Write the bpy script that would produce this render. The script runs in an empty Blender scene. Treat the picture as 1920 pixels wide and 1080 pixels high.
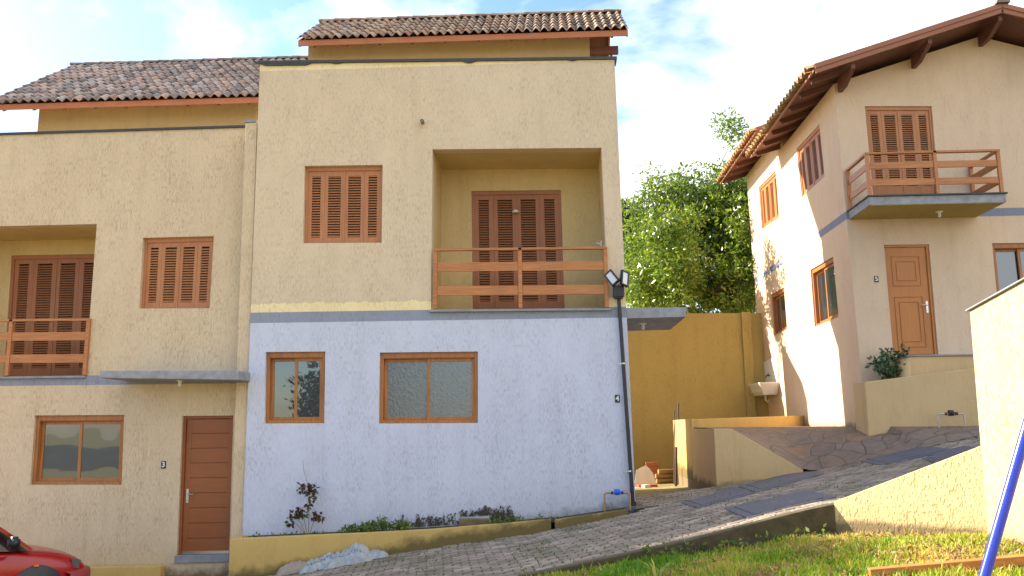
import bpy, bmesh, math, random
import numpy as np
from mathutils import Vector as V, Matrix, noise
from mathutils.geometry import tessellate_polygon
random.seed(7); rng = np.random.default_rng(7)
S = bpy.context.scene; C = S.collection
R = math.radians

# ---------------------------------------------------------------- camera
FPX = 1550.0                       # focal length in pixels of the 1920 wide photograph
EYE = V((0, 0, 1.6))
yaw, pitch, roll = math.atan(.049), R(9.52), R(.5)
fw = V((-math.sin(yaw)*math.cos(pitch), math.cos(yaw)*math.cos(pitch), math.sin(pitch)))
rt0 = V((math.cos(yaw), math.sin(yaw), 0)); up0 = rt0.cross(fw)
rt = rt0*math.cos(roll) - up0*math.sin(roll); up = up0*math.cos(roll) + rt0*math.sin(roll)
cam = bpy.data.cameras.new('camera'); camo = bpy.data.objects.new('camera', cam); C.objects.link(camo)
cam.sensor_width = 36; cam.lens = 36*FPX/1920; cam.clip_end = 3000; cam.clip_start = .05
camo.matrix_world = Matrix(((rt.x, up.x, -fw.x, EYE.x), (rt.y, up.y, -fw.y, EYE.y), (rt.z, up.z, -fw.z, EYE.z), (0, 0, 0, 1)))
S.camera = camo
S.render.resolution_x = 1024; S.render.resolution_y = 576
S.view_settings.view_transform = 'Standard'; S.view_settings.look = 'None'
S.view_settings.exposure = 1.76; S.view_settings.gamma = 1

# ---------------------------------------------------------------- sun and sky
SUNV = V((-1, .35, .6)).normalized()      # towards the sun
el = math.asin(SUNV.z); az = math.atan2(SUNV.x, SUNV.y)
sl = bpy.data.lights.new('sun', 'SUN'); sl.energy = 4.6; sl.angle = R(.5); sl.color = (1, .86, .68)
so = bpy.data.objects.new('sun', sl); C.objects.link(so); so.rotation_euler = SUNV.to_track_quat('Z', 'Y').to_euler()
W = bpy.data.worlds.new('World'); S.world = W; W.use_nodes = True
nt = W.node_tree; nt.nodes.clear()
def N(t, ty, **kw):
    n = t.nodes.new(ty)
    for k, v in kw.items():
        if k == 'i':
            for a, b in v.items(): n.inputs[a].default_value = b
        else: setattr(n, k, v)
    return n
def L(t, a, ao, b, bi): t.links.new(a.outputs[ao], b.inputs[bi])
sky = N(nt, 'ShaderNodeTexSky', sky_type='NISHITA', sun_disc=False, sun_elevation=el, sun_rotation=az, air_density=1.0, dust_density=.6, ozone_density=1.6)
bg = N(nt, 'ShaderNodeBackground', i={'Strength': .10}); wo = N(nt, 'ShaderNodeOutputWorld')
tc = N(nt, 'ShaderNodeTexCoord')
mp = N(nt, 'ShaderNodeMapping'); mp.inputs['Scale'].default_value = (1, 1, 2.0); mp.inputs['Location'].default_value = (5.2, 3.1, 2.3)
n1 = N(nt, 'ShaderNodeTexNoise', i={'Scale': 3.4, 'Detail': 10.0, 'Roughness': .55, 'Distortion': .25})
# more cloud towards +X (right), as a wide bank
sep = N(nt, 'ShaderNodeSeparateXYZ')
bias = N(nt, 'ShaderNodeMath', operation='MULTIPLY', i={1: .36})
add = N(nt, 'ShaderNodeMath', operation='ADD')
rmp = N(nt, 'ShaderNodeValToRGB'); rmp.color_ramp.elements[0].position = .43; rmp.color_ramp.elements[1].position = .61
cm = N(nt, 'ShaderNodeMixRGB', i={'Color2': (5.3, 5.4, 5.55, 1)})
tn = N(nt, 'ShaderNodeMixRGB', blend_type='MULTIPLY', i={'Fac': 1.0, 'Color2': (1.0, .965, .98, 1)})
hs = N(nt, 'ShaderNodeHueSaturation', i={'Saturation': 1.12, 'Value': 1.08})
L(nt, tc, 'Generated', mp, 0); L(nt, mp, 0, n1, 'Vector'); L(nt, tc, 'Generated', sep, 0)
L(nt, sep, 'X', bias, 0); L(nt, bias, 0, add, 0); L(nt, n1, 'Fac', add, 1); L(nt, add, 0, rmp, 0)
L(nt, sky, 0, hs, 'Color'); L(nt, hs, 0, tn, 'Color1'); L(nt, tn, 0, cm, 'Color1'); L(nt, rmp, 0, cm, 'Fac')
L(nt, cm, 0, bg, 'Color'); L(nt, bg, 0, wo, 0)

# ---------------------------------------------------------------- geometry helpers
def ray(px, py): return (rt*((px-960)/FPX) + up*((540-py)/FPX) + fw)
def PL(px, py, p, n):
    d = ray(px, py); t = (V(p)-EYE).dot(n)/d.dot(n); return EYE + d*t
YN = V((0, 1, 0))
def PY(px, py, y): return PL(px, py, (0, y, 0), YN)
def interp(x, tab):
    if x <= tab[0][0]: return tab[0][1]
    for (a, b), (c, d) in zip(tab, tab[1:]):
        if x <= c: return b+(d-b)*(x-a)/(c-a)
    return tab[-1][1]
def sm(t): t = max(0, min(1, t)); return t*t*(3-2*t)
RT = [(-30, -4.2), (-12, -2.5), (-8, -2.42), (-4.93, -2.24), (-2.3, -1.81), (-.6, -1.58), (0, -1.48), (1.18, -1.25), (3.05, -.95), (4.45, -.75), (5.4, -.5), (6.9, -.12), (8, .0), (12, .2), (40, .6)]
def road(x, y):
    h = (interp(x-.4, RT)+2*interp(x, RT)+interp(x+.4, RT))/4
    return 1.6 + h + .03*(13-y)*sm((x-1)/2)*sm((y-5)/2)
KERB = [(-30, 7.6), (-8, 8.5), (-1, 8.75), (.95, 8.95), (3.05, 9.0), (4.17, 8.0), (4.5, 7.6), (30, 7.4)]
def kerby(x): return interp(x, KERB)
def grassz(x, y):
    h = interp(x, [(-30, -4.1), (-8, -2.7), (-3, -2.0), (-.33, -1.58), (1.5, -1.33), (3.05, -1.12), (4.2, -1.02), (8, -.9), (30, -.6)])
    t = sm((y-2)/6)
    return 1.6 + h*t + (-1.62)*(1-t) + .03*noise.noise(V((x*1.3, y*1.3, 0)))
def onfun(px, py, f):
    d = ray(px, py); t = 3.0
    while t < 60:
        p = EYE+d*t
        if p.z < f(p.x, p.y): break
        t += .02
    return EYE+d*t
def YE(x): return 14.75 if x < 4.45 else max(13.2, 14.75-.62*(x-4.45))
class MB:
    def __init__(s): s.v = []; s.f = []; s.uv = []; s.sm = []
    def add(s, vs, fs, smooth=False, uv=None):
        b = len(s.v); s.v += [tuple(x) for x in vs]
        for f in fs:
            s.f.append([b+i for i in f]); s.sm.append(smooth); s.uv.append(uv)
    def hexa(s, p, **k):   # p: 4 points one end, 4 the other
        s.add(p, [(0, 1, 2, 3), (7, 6, 5, 4), (0, 4, 5, 1), (1, 5, 6, 2), (2, 6, 7, 3), (3, 7, 4, 0)], **k)
    def box(s, c, d, rz=0, **k):
        c = V(c); hx, hy, hz = d[0]/2, d[1]/2, d[2]/2; m = Matrix.Rotation(rz, 3, 'Z')
        q = [(-hx, -hy), (hx, -hy), (hx, hy), (-hx, hy)]
        s.hexa([c+m@V((x, y, -hz)) for x, y in q]+[c+m@V((x, y, hz)) for x, y in q], **k)
    def fbox(s, fr, u0, u1, v0, v1, w0, w1, **k):
        s.hexa([fr.pt(u0, v0, w0), fr.pt(u1, v0, w0), fr.pt(u1, v1, w0), fr.pt(u0, v1, w0),
                fr.pt(u0, v0, w1), fr.pt(u1, v0, w1), fr.pt(u1, v1, w1), fr.pt(u0, v1, w1)], **k)
    def bar(s, a, b, w, h, upv=(0, 0, 1), **k):
        a, b = V(a), V(b); d = (b-a).normalized(); x = d.cross(V(upv)).normalized(); y = x.cross(d)
        q = [(-w/2, -h/2), (w/2, -h/2), (w/2, h/2), (-w/2, h/2)]
        s.hexa([a+x*i+y*j for i, j in q]+[b+x*i+y*j for i, j in q], **k)
    def prism(s, pts, vec, holes=()):
        vec = V(vec); loops = [[V(p) for p in pts]]+[[V(p) for p in h] for h in holes]
        allp = [p for l in loops for p in l]; n = len(allp)
        # flatten for tessellation
        nrm = vec.normalized(); ax = nrm.orthogonal().normalized(); ay = nrm.cross(ax)
        tri = tessellate_polygon([[V((p.dot(ax), p.dot(ay), 0)) for p in l] for l in loops])
        fs = [tuple(t) for t in tri]+[tuple(n+i for i in reversed(t)) for t in tri]
        b = 0
        for l in loops:
            m = len(l)
            for i in range(m):
                j = (i+1) % m; fs.append((b+i, b+j, n+b+j, n+b+i))
            b += m
        s.add(allp+[p+vec for p in allp], fs)
    def tube(s, pts, r, n=8, cap=True, smooth=True):
        pts = [V(p) for p in pts]; rs = r if isinstance(r, (list, tuple)) else [r]*len(pts)
        vs = []; x = None
        for i, p in enumerate(pts):
            d = (pts[min(i+1, len(pts)-1)]-pts[max(i-1, 0)]).normalized()
            x = (d.orthogonal() if x is None else x-d*x.dot(d)).normalized(); y = d.cross(x)
            vs += [p+(x*math.cos(a)+y*math.sin(a))*rs[i] for a in [2*math.pi*k/n for k in range(n)]]
        fs = [(i*n+k, i*n+(k+1) % n, (i+1)*n+(k+1) % n, (i+1)*n+k) for i in range(len(pts)-1) for k in range(n)]
        s.add(vs, fs, smooth)
        if cap: s.add(vs[:n], [tuple(range(n))[::-1]]); s.add(vs[-n:], [tuple(range(n))])
    def lathe(s, c, ax, prof, n=16):
        c = V(c); ax = V(ax).normalized(); x = ax.orthogonal().normalized(); y = ax.cross(x)
        vs = [c+ax*h+(x*math.cos(2*math.pi*k/n)+y*math.sin(2*math.pi*k/n))*r for r, h in prof for k in range(n)]
        s.add(vs, [(i*n+k, i*n+(k+1) % n, (i+1)*n+(k+1) % n, (i+1)*n+k) for i in range(len(prof)-1) for k in range(n)], True)
    def blob(s, c, r, amp=.2, seed=0, seg=14, fr=2.0):
        c = V(c); bm = bmesh.new(); bmesh.ops.create_icosphere(bm, subdivisions=3, radius=1)
        vs = []
        for v in bm.verts:
            k = 1+amp*noise.noise(v.co*fr+V((seed, seed*2.3, 0))); vs.append(c+V((v.co.x*r[0]*k, v.co.y*r[1]*k, v.co.z*r[2]*k)))
        s.add(vs, [[q.index for q in f.verts] for f in bm.faces], True); bm.free()
    def build(s, name, mat, parent=None, bevel=0):
        me = bpy.data.meshes.new(name)
        off = V((0, 0, 0)); p = parent
        while p is not None: off += p.location; p = p.parent
        v = [(a[0]-off.x, a[1]-off.y, a[2]-off.z) for a in s.v]
        me.from_pydata(v, [], s.f)
        if any(u is not None for u in s.uv):
            ul = me.uv_layers.new(name='UVMap'); k = 0; data = np.zeros(len(me.loops)*2, 'f')
            for fc, u in zip(s.f, s.uv):
                for q in range(len(fc)):
                    if u is not None: data[2*k] = u[0]; data[2*k+1] = u[1]
                    k += 1
            ul.data.foreach_set('uv', data)
        me.polygons.foreach_set('use_smooth', s.sm)
        me.materials.append(mat)
        bm = bmesh.new(); bm.from_mesh(me)
        if len(bm.faces) < 40000 and not any(u is not None for u in s.uv): bmesh.ops.recalc_face_normals(bm, faces=bm.faces)
        bm.to_mesh(me); bm.free()
        o = bpy.data.objects.new(name, me); C.objects.link(o)
        if parent is not None: o.parent = parent
        if bevel:
            md = o.modifiers.new('bevel', 'BEVEL'); md.width = bevel; md.segments = 2; md.limit_method = 'ANGLE'
        return o
class Fr:
    def __init__(s, tl, tr, br, bl, n):
        s.tl, s.tr, s.br, s.bl = V(tl), V(tr), V(br), V(bl); s.n = V(n).normalized()
        s.W = ((s.tr-s.tl).length+(s.br-s.bl).length)/2; s.H = ((s.tl-s.bl).length+(s.tr-s.br).length)/2
        s.c = [s.tl, s.tr, s.br, s.bl]
    def pt(s, u, v, w=0):
        a = u/s.W; b = v/s.H
        return (s.bl*(1-a)+s.br*a)*(1-b)+(s.tl*(1-a)+s.tr*a)*b+s.n*w
FN = V((0, -1, 0))
def frY(y, *q): return Fr(*[PY(a, b, y) for a, b in q], FN)
def tag(o, label=None, cat=None, group=None, kind=None):
    if label: o['label'] = label
    if cat: o['category'] = cat
    if group: o['group'] = group
    if kind: o['kind'] = kind
    return o
def thing(name, label, cat, loc=(0, 0, 0), group=None):
    o = bpy.data.objects.new(name, None); C.objects.link(o); o.location = loc; o.empty_display_size = .2
    return tag(o, label, cat, group)

# ---------------------------------------------------------------- materials
def mat(name): m = bpy.data.materials.new(name); m.use_nodes = True; t = m.node_tree; return m, t, t.nodes['Principled BSDF']
def simple(name, col, rough=.6, metal=0, var=.12, scale=6, spec=.5, bump=0, bscale=60):
    m, t, b = mat(name); b.inputs['Roughness'].default_value = rough; b.inputs['Metallic'].default_value = metal
    b.inputs['Specular IOR Level'].default_value = spec
    c = N(t, 'ShaderNodeTexCoord'); n = N(t, 'ShaderNodeTexNoise', i={'Scale': scale, 'Detail': 6.0})
    L(t, c, 'Object', n, 'Vector')
    mx = N(t, 'ShaderNodeMixRGB', i={'Color1': (*[x*(1-var) for x in col], 1), 'Color2': (*[min(1, x*(1+var)) for x in col], 1)})
    L(t, n, 'Fac', mx, 'Fac'); L(t, mx, 0, b, 'Base Color')
    if bump:
        n2 = N(t, 'ShaderNodeTexNoise', i={'Scale': bscale, 'Detail': 5.0}); L(t, c, 'Object', n2, 'Vector')
        bp = N(t, 'ShaderNodeBump', i={'Strength': 1.0, 'Distance': bump}); L(t, n2, 'Fac', bp, 'Height'); L(t, bp, 0, b, 'Normal')
    return m
def stucco(name, col, bands=(), dirt=None, deep=1.0, patch=None, stainc=(.10, .085, .055), coarse=1.0, zs=.16):
    """vertical scratched render; bands: (z0, z1, colour) by height; dirt: (z at X=0, slope, height) grime above the ground; patch: bands with a torn edge"""
    m, t, b = mat(name); b.inputs['Roughness'].default_value = .9; b.inputs['Specular IOR Level'].default_value = .2
    g = N(t, 'ShaderNodeNewGeometry'); sp = N(t, 'ShaderNodeSeparateXYZ'); L(t, g, 'Position', sp, 0)
    def noi(scale, vec, det=5.0, rough=.6):
        mp = N(t, 'ShaderNodeMapping'); mp.inputs['Scale'].default_value = vec; L(t, g, 'Position', mp, 0)
        n = N(t, 'ShaderNodeTexNoise', i={'Scale': scale, 'Detail': det, 'Roughness': rough}); L(t, mp, 0, n, 'Vector'); return n
    def mth(op, a, bb):
        n = N(t, 'ShaderNodeMath', operation=op)
        for k, x in enumerate((a, bb)):
            if isinstance(x, (int, float)): n.inputs[k].default_value = x
            else: t.links.new(x, n.inputs[k])
        return n.outputs[0]
    def ramp(x, a, c):
        n = N(t, 'ShaderNodeMapRange', i={1: a, 2: c}); t.links.new(x, n.inputs[0]); return n.outputs[0]
    def mix(f, c1, c2, bl='MIX'):
        n = N(t, 'ShaderNodeMixRGB', blend_type=bl)
        for k, x in (('Fac', f), ('Color1', c1), ('Color2', c2)):
            if isinstance(x, (int, float)): n.inputs[k].default_value = x
            elif isinstance(x, tuple): n.inputs[k].default_value = (*x[:3], 1)
            else: t.links.new(x, n.inputs[k])
        return n.outputs[0]
    z = sp.outputs['Z']
    big = noi(.7, (1, 1, .6)).outputs['Fac']; mid = noi(4, (1, 1, .5)).outputs['Fac']
    edge = noi(3.5, (1, 1, 1), 6, .7).outputs['Fac']
    c = col
    for z0, z1, cc in bands:
        c = mix(mth('MULTIPLY', mth('GREATER_THAN', z, z0), mth('LESS_THAN', z, z1)), c, cc)
    if patch:
        for z0, z1, amp, cc in patch:      # lower edge z0 hard / upper z1 torn or the reverse
            zz = mth('ADD', z, mth('MULTIPLY', mth('SUBTRACT', edge, .5), amp))
            c = mix(mth('MULTIPLY', mth('GREATER_THAN', z if z0 < z1 else zz, min(z0, z1)), mth('LESS_THAN', zz if z0 < z1 else z, max(z0, z1))), c, cc)
    strk = noi(5.5, (1, 1, .07), 4, .6).outputs['Fac']
    c = mix(mth('MULTIPLY', ramp(strk, .5, .74), .15), c, (.55, .48, .42), 'MULTIPLY')
    c = mix(ramp(big, .3, .7), mix(.10, c, (0.35, .27, .2), 'MULTIPLY'), c)
    c = mix(mth('MULTIPLY', ramp(mid, .45, .75), .12), c, (.6, .52, .45), 'MULTIPLY')
    k = 1/coarse
    gr = noi(80*k, (1, 1, zs), 2, .5).outputs['Fac']; gr2 = noi(38*k, (1, 1, zs*.85), 2, .5).outputs['Fac']
    msk = noi(3.2*k, (1, 1, .6), 2).outputs['Fac']
    groove = mth('MULTIPLY', ramp(gr, .52, .66), ramp(msk, .1, .6))
    groove2 = mth('MULTIPLY', ramp(gr2, .60, .68), ramp(msk, .4, .62))
    gg = mth('MAXIMUM', groove, groove2)
    fine = noi(140, (1, 1, 1), 3).outputs['Fac']
    c = mix(mth('MULTIPLY', gg, min(.5, .30*deep)), c, (.45, .36, .28), 'MULTIPLY')  # grooves darkened in the colour: slight dirt plus painted groove shade
    if dirt:
        z0, slope, hh = dirt
        zr = mth('SUBTRACT', z, mth('ADD', mth('MULTIPLY', sp.outputs['X'], slope), z0))
        lo = ramp(mth('ADD', mth('DIVIDE', zr, hh), mth('MULTIPLY', mth('SUBTRACT', edge, .5), 2.6)), .9, 0.0)
        c = mix(mth('MULTIPLY', lo, .75), c, stainc)
        wide = ramp(mth('ADD', mth('DIVIDE', zr, hh*4), mth('MULTIPLY', mth('SUBTRACT', mid, .5), 1.2)), 1, 0)
        c = mix(mth('MULTIPLY', wide, .35), c, (.62, .55, .42), 'MULTIPLY')
    t.links.new(c, b.inputs['Base Color'])
    h = mth('ADD', mth('MULTIPLY', gg, -1.0), mth('MULTIPLY', fine, .35))
    bp = N(t, 'ShaderNodeBump', i={'Strength': .8, 'Distance': .0048*deep}); t.links.new(h, bp.inputs['Height']); L(t, bp, 0, b, 'Normal')
    return m
def wood(name, col, rough=.5, axis='z', dark=.55, spec=.4):
    m, t, b = mat(name); b.inputs['Roughness'].default_value = rough; b.inputs['Specular IOR Level'].default_value = spec
    c = N(t, 'ShaderNodeTexCoord'); mp = N(t, 'ShaderNodeMapping')
    mp.inputs['Scale'].default_value = {'z': (30, 30, 1.6), 'x': (1.6, 30, 30), 'y': (30, 1.6, 30)}[axis]
    n = N(t, 'ShaderNodeTexNoise', i={'Scale': 1.5, 'Detail': 7.0, 'Roughness': .65}); n2 = N(t, 'ShaderNodeTexNoise', i={'Scale': 1.3, 'Detail': 2.0})
    L(t, c, 'Object', mp, 0); L(t, mp, 0, n, 'Vector'); L(t, c, 'Object', n2, 'Vector')
    r = N(t, 'ShaderNodeValToRGB'); r.color_ramp.elements[0].position = .3; r.color_ramp.elements[1].position = .68
    r.color_ramp.elements[0].color = (*[x*dark for x in col], 1); r.color_ramp.elements[1].color = (*col, 1)
    mx = N(t, 'ShaderNodeMixRGB', blend_type='MULTIPLY', i={'Color2': (.72, .66, .64, 1)})
    L(t, n, 'Fac', r, 0); L(t, r, 0, mx, 'Color1'); L(t, n2, 'Fac', mx, 'Fac'); L(t, mx, 0, b, 'Base Color')
    bp = N(t, 'ShaderNodeBump', i={'Strength': .5, 'Distance': .002}); L(t, n, 'Fac', bp, 'Height'); L(t, bp, 0, b, 'Normal')
    return m
def glass(name, bump=0, tint=(.012, .016, .022), refl=.3):
    m, t, b = mat(name)
    b.inputs['Base Color'].default_value = (*tint, 1); b.inputs['Roughness'].default_value = .35
    gl = N(t, 'ShaderNodeBsdfGlossy', i={'Roughness': .015, 'Color': (.9, .95, 1, 1)}); fr = N(t, 'ShaderNodeFresnel', i={'IOR': 1.5})
    ad = N(t, 'ShaderNodeMath', operation='ADD', i={1: refl}, use_clamp=True); mx = N(t, 'ShaderNodeMixShader')
    out = t.nodes['Material Output']
    L(t, fr, 0, ad, 0); L(t, ad, 0, mx, 0); L(t, b, 0, mx, 1); L(t, gl, 0, mx, 2); L(t, mx, 0, out, 0)
    c = N(t, 'ShaderNodeTexCoord'); n = N(t, 'ShaderNodeTexNoise', i={'Scale': 26.0 if bump else 1.4, 'Detail': 5.0 if bump else 1.0}); L(t, c, 'Object', n, 'Vector')
    bp = N(t, 'ShaderNodeBump', i={'Strength': 1.0, 'Distance': bump or .004}); L(t, n, 'Fac', bp, 'Height'); L(t, bp, 0, gl, 'Normal')
    return m
def tiles_mat(name, cols, lich):
    m, t, b = mat(name); b.inputs['Roughness'].default_value = .85
    uv = N(t, 'ShaderNodeUVMap'); wn = N(t, 'ShaderNodeTexWhiteNoise', noise_dimensions='2D'); L(t, uv, 0, wn, 'Vector')
    r = N(t, 'ShaderNodeValToRGB'); r.color_ramp.interpolation = 'LINEAR'
    while len(r.color_ramp.elements) < len(cols): r.color_ramp.elements.new(.5)
    for i, cc in enumerate(cols): r.color_ramp.elements[i].position = i/(len(cols)-1); r.color_ramp.elements[i].color = (*cc, 1)
    c = N(t, 'ShaderNodeTexCoord'); n = N(t, 'ShaderNodeTexNoise', i={'Scale': 7.0, 'Detail': 8.0, 'Roughness': .7}); L(t, c, 'Object', n, 'Vector')
    rr = N(t, 'ShaderNodeMapRange', i={1: .48, 2: .62, 4: lich})
    n2 = N(t, 'ShaderNodeTexNoise', i={'Scale': 40.0, 'Detail': 4.0}); L(t, c, 'Object', n2, 'Vector')
    mx = N(t, 'ShaderNodeMixRGB', i={'Color2': (.022, .024, .024, 1)}); mx2 = N(t, 'ShaderNodeMixRGB', blend_type='MULTIPLY', i={'Color2': (.5, .5, .5, 1)})
    L(t, wn, 'Value', r, 0); L(t, n, 'Fac', rr, 0); L(t, rr, 0, mx, 'Fac'); L(t, r, 0, mx, 'Color1'); L(t, mx, 0, mx2, 'Color1'); L(t, n2, 'Fac', mx2, 'Fac'); L(t, mx2, 0, b, 'Base Color')
    bp = N(t, 'ShaderNodeBump', i={'Strength': .6, 'Distance': .006}); L(t, n2, 'Fac', bp, 'Height'); L(t, bp, 0, b, 'Normal')
    return m
def leafmat(name, c1, c2, c3, trans=.45, rough=.38, spec=.5):
    m, t, b = mat(name); b.inputs['Roughness'].default_value = rough; b.inputs['Specular IOR Level'].default_value = spec
    uv = N(t, 'ShaderNodeUVMap'); wn = N(t, 'ShaderNodeTexWhiteNoise', noise_dimensions='2D'); L(t, uv, 0, wn, 'Vector')
    r = N(t, 'ShaderNodeValToRGB'); r.color_ramp.elements.new(.5)
    for e, cc, p in zip(r.color_ramp.elements, (c1, c2, c3), (0, .55, 1)): e.position = p; e.color = (*cc, 1)
    L(t, wn, 'Value', r, 0); L(t, r, 0, b, 'Base Color')
    tr = N(t, 'ShaderNodeBsdfTranslucent'); L(t, r, 0, tr, 'Color'); mx = N(t, 'ShaderNodeMixShader', i={0: trans})
    L(t, b, 0, mx, 1); L(t, tr, 0, mx, 2); L(t, mx, 0, t.nodes['Material Output'], 0)
    return m
CREAM = (.665, .535, .375); PALE = (.85, .70, .40); LAV = (.57, .60, .72); STRIPE = (.28, .305, .375)
def zat(px, py, y): return PY(px, py, y).z
z4a, z4b = zat(800, 601, 13), zat(800, 581, 13)
M = {}
M['h4'] = stucco('scratched render house four', CREAM, bands=[(-9, z4a, LAV), (z4a, z4b, STRIPE)], dirt=(.18, .158, .2),
                 patch=[(z4b, z4b+.14, .22, PALE), (zat(800, 117, 13)-.07, zat(800, 115, 13)+9, .22, PALE)])
z3a, z3b = zat(80, 723, 13.3), zat(80, 705, 13.3)
M['h3'] = stucco('scratched render house three', (.65, .515, .345), bands=[(z3a, z3b, STRIPE)], deep=1.15, dirt=(-.55, 0.02, .15))
M['h5'] = stucco('fine scratched render house five', (.70, .53, .375), bands=[(zat(1880, 405, 15.7), zat(1880, 390, 15.7), (.24, .26, .33))], deep=.6, dirt=(1.5, 0, .15))
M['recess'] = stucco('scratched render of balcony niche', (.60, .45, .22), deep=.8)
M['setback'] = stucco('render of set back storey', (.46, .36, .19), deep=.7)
M['ochre'] = stucco('ochre render', (.47, .355, .125), deep=1.0, dirt=(0.1, 0, .5), stainc=(.2, .14, .05))
M['planter'] = stucco('yellow render planter', (.62, .43, .15), deep=.5, dirt=(.22, .165, .16), stainc=(.05, .05, .025))
M['lowwall'] = stucco('coarse pale yellow render', (.66, .51, .27), deep=1.5, coarse=1.7, zs=.5, dirt=(.50, .03, .06))
M['rightwall'] = stucco('coarse cream render', (.54, .42, .26), deep=1.4, coarse=1.9, zs=.45, dirt=(.45, .03, .12), stainc=(.35, .27, .16))
M['rampwall'] = stucco('cream render of ramp', (.64, .45, .23), deep=.5, dirt=(.25, .1, .12))
M['concrete'] = simple('weathered concrete', (.24, .25, .27), .9, var=.45, scale=5, bump=.004)
M['canopy'] = simple('streaked concrete', (.27, .28, .30), .9, var=.5, scale=9, bump=.003)
M['kerb'] = simple('mossy dark concrete', (.075, .062, .032), .95, var=.75, scale=7, bump=.01, bscale=30)
M['cap'] = simple('dark parapet flashing', (.045, .042, .042), .6, var=.4, scale=9, bump=.003)
M['shutter'] = wood('varnished shutter wood', (.54, .225, .085), .42, dark=.75)
M['shutter_red'] = wood('reddish shutter wood', (.41, .16, .06), .45, dark=.75)
M['rail'] = wood('varnished railing wood', (.62, .25, .08), .45, 'x')
M['door3'] = wood('dark red door wood', (.35, .115, .035), .4, 'x', .8)
M['door5'] = wood('orange door wood', (.60, .23, .05), .35, 'z', .8)
M['frame'] = wood('honey window wood', (.52, .21, .06), .4)
M['fascia'] = wood('painted fascia board', (.50, .19, .085), .6, 'x', .8)
M['eave'] = wood('brown eave timber', (.20, .085, .06), .6, 'y', .7)
M['barge'] = wood('brown barge timber', (.38, .155, .09), .6, 'x', .8)
M['dark'] = simple('dark interior shade', (.03, .018, .012), .8)  # near black, puts the darkness of unlit rooms into the colour
M['glass'] = glass('window glass', refl=.10)
M['glassb'] = glass('pebbled window glass', .004, (.085, .09, .09), .05)
M['metal'] = simple('brushed steel', (.6, .58, .52), .3, 1, .05)
M['black'] = simple('black plastic', (.012, .013, .018), .45, var=.3)
M['white'] = simple('white plastic', (.75, .75, .73), .4, var=.05)
M['panelw'] = simple('floodlight lens', (.62, .64, .64), .25, var=.04, scale=30)
M['tile'] = tiles_mat('weathered clay tiles', [(.14, .125, .12), (.36, .22, .17), (.58, .49, .42), (.24, .19, .18), (.62, .42, .32), (.18, .17, .17), (.54, .48, .43)], .55)
M['tile4'] = tiles_mat('clay tiles with pale caps', [(.30, .15, .08), (.52, .34, .22), (.55, .42, .30), (.20, .16, .14), (.60, .40, .27)], .5)
M['tile5'] = tiles_mat('clean clay tiles', [(.55, .32, .12), (.68, .45, .20), (.60, .42, .22), (.48, .27, .11)], .25)

# ---------------------------------------------------------------- components
def shuttered(parent, fr, m, kind='shuttered_window', door=False, dep=.10, name_leaf='shutter'):
    fw_ = .045; top = .07
    b = MB()
    b.fbox(fr, 0, fw_, 0, fr.H, -dep-.05, -dep+.03); b.fbox(fr, fr.W-fw_, fr.W, 0, fr.H, -dep-.05, -dep+.03)
    b.fbox(fr, fw_, fr.W-fw_, fr.H-top, fr.H, -dep-.05, -dep+.03)
    if not door: b.fbox(fr, fw_, fr.W-fw_, 0, .03, -dep-.05, -dep+.03)
    o = b.build(kind, m, parent, .004)
    bb = MB(); bb.fbox(fr, .005, fr.W-.005, .005, fr.H-.005, -dep-.09, -dep-.06); bb.build('interior_shade_sheet', M['dark'], o)  # dark sheet painted in for the unlit room behind the slats
    x0, x1 = fw_, fr.W-fw_; y0 = .0 if door else .03; y1 = fr.H-top
    n = 4; mid = .022; wt = (x1-x0-2*.003-mid)/n; ws = [wt*.93, wt*1.07, wt*1.07, wt*.93]
    for i in range(n):
        w = ws[i]; a = x0+sum(ws[:i])+.003*i+(mid-.003 if i >= 2 else 0)
        l = MB(); st = w*.235; rb = .26 if door else .085; rtp = .085
        d0, d1 = -dep-.03, -dep+.008
        so_, s1 = ((w*.22, w*.25), (w*.17, w*.16), (w*.16, w*.17), (w*.25, w*.22))[i]
        l.fbox(fr, a, a+so_, y0, y1, d0, d1); l.fbox(fr, a+w-s1, a+w, y0, y1, d0, d1)
        l.fbox(fr, a+so_, a+w-s1, y0, y0+rb, d0, d1-.002); l.fbox(fr, a+so_, a+w-s1, y1-rtp, y1, d0, d1-.002)
        yy = y0+rb+.01
        while yy < y1-rtp-.02:
            p = [fr.pt(a+so_, yy, d1-.002), fr.pt(a+w-s1, yy, d1-.002), fr.pt(a+w-s1, yy+.024, d0+.006), fr.pt(a+so_, yy+.024, d0+.006)]
            q = [x+(fr.tl-fr.bl).normalized()*.011 for x in p]
            l.hexa(p+q); yy += .044
        l.build(name_leaf, m, o, .0015 if False else 0)
    if i >= 0:
        c = MB(); cx = x0+2*(wt+.003)-.003+mid/2-.002; c.fbox(fr, cx-mid/2+.003, cx+mid/2+.002, y0, y1, -dep-.02, -dep+.018); c.build('meeting_strip', m, o)
    return o
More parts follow.
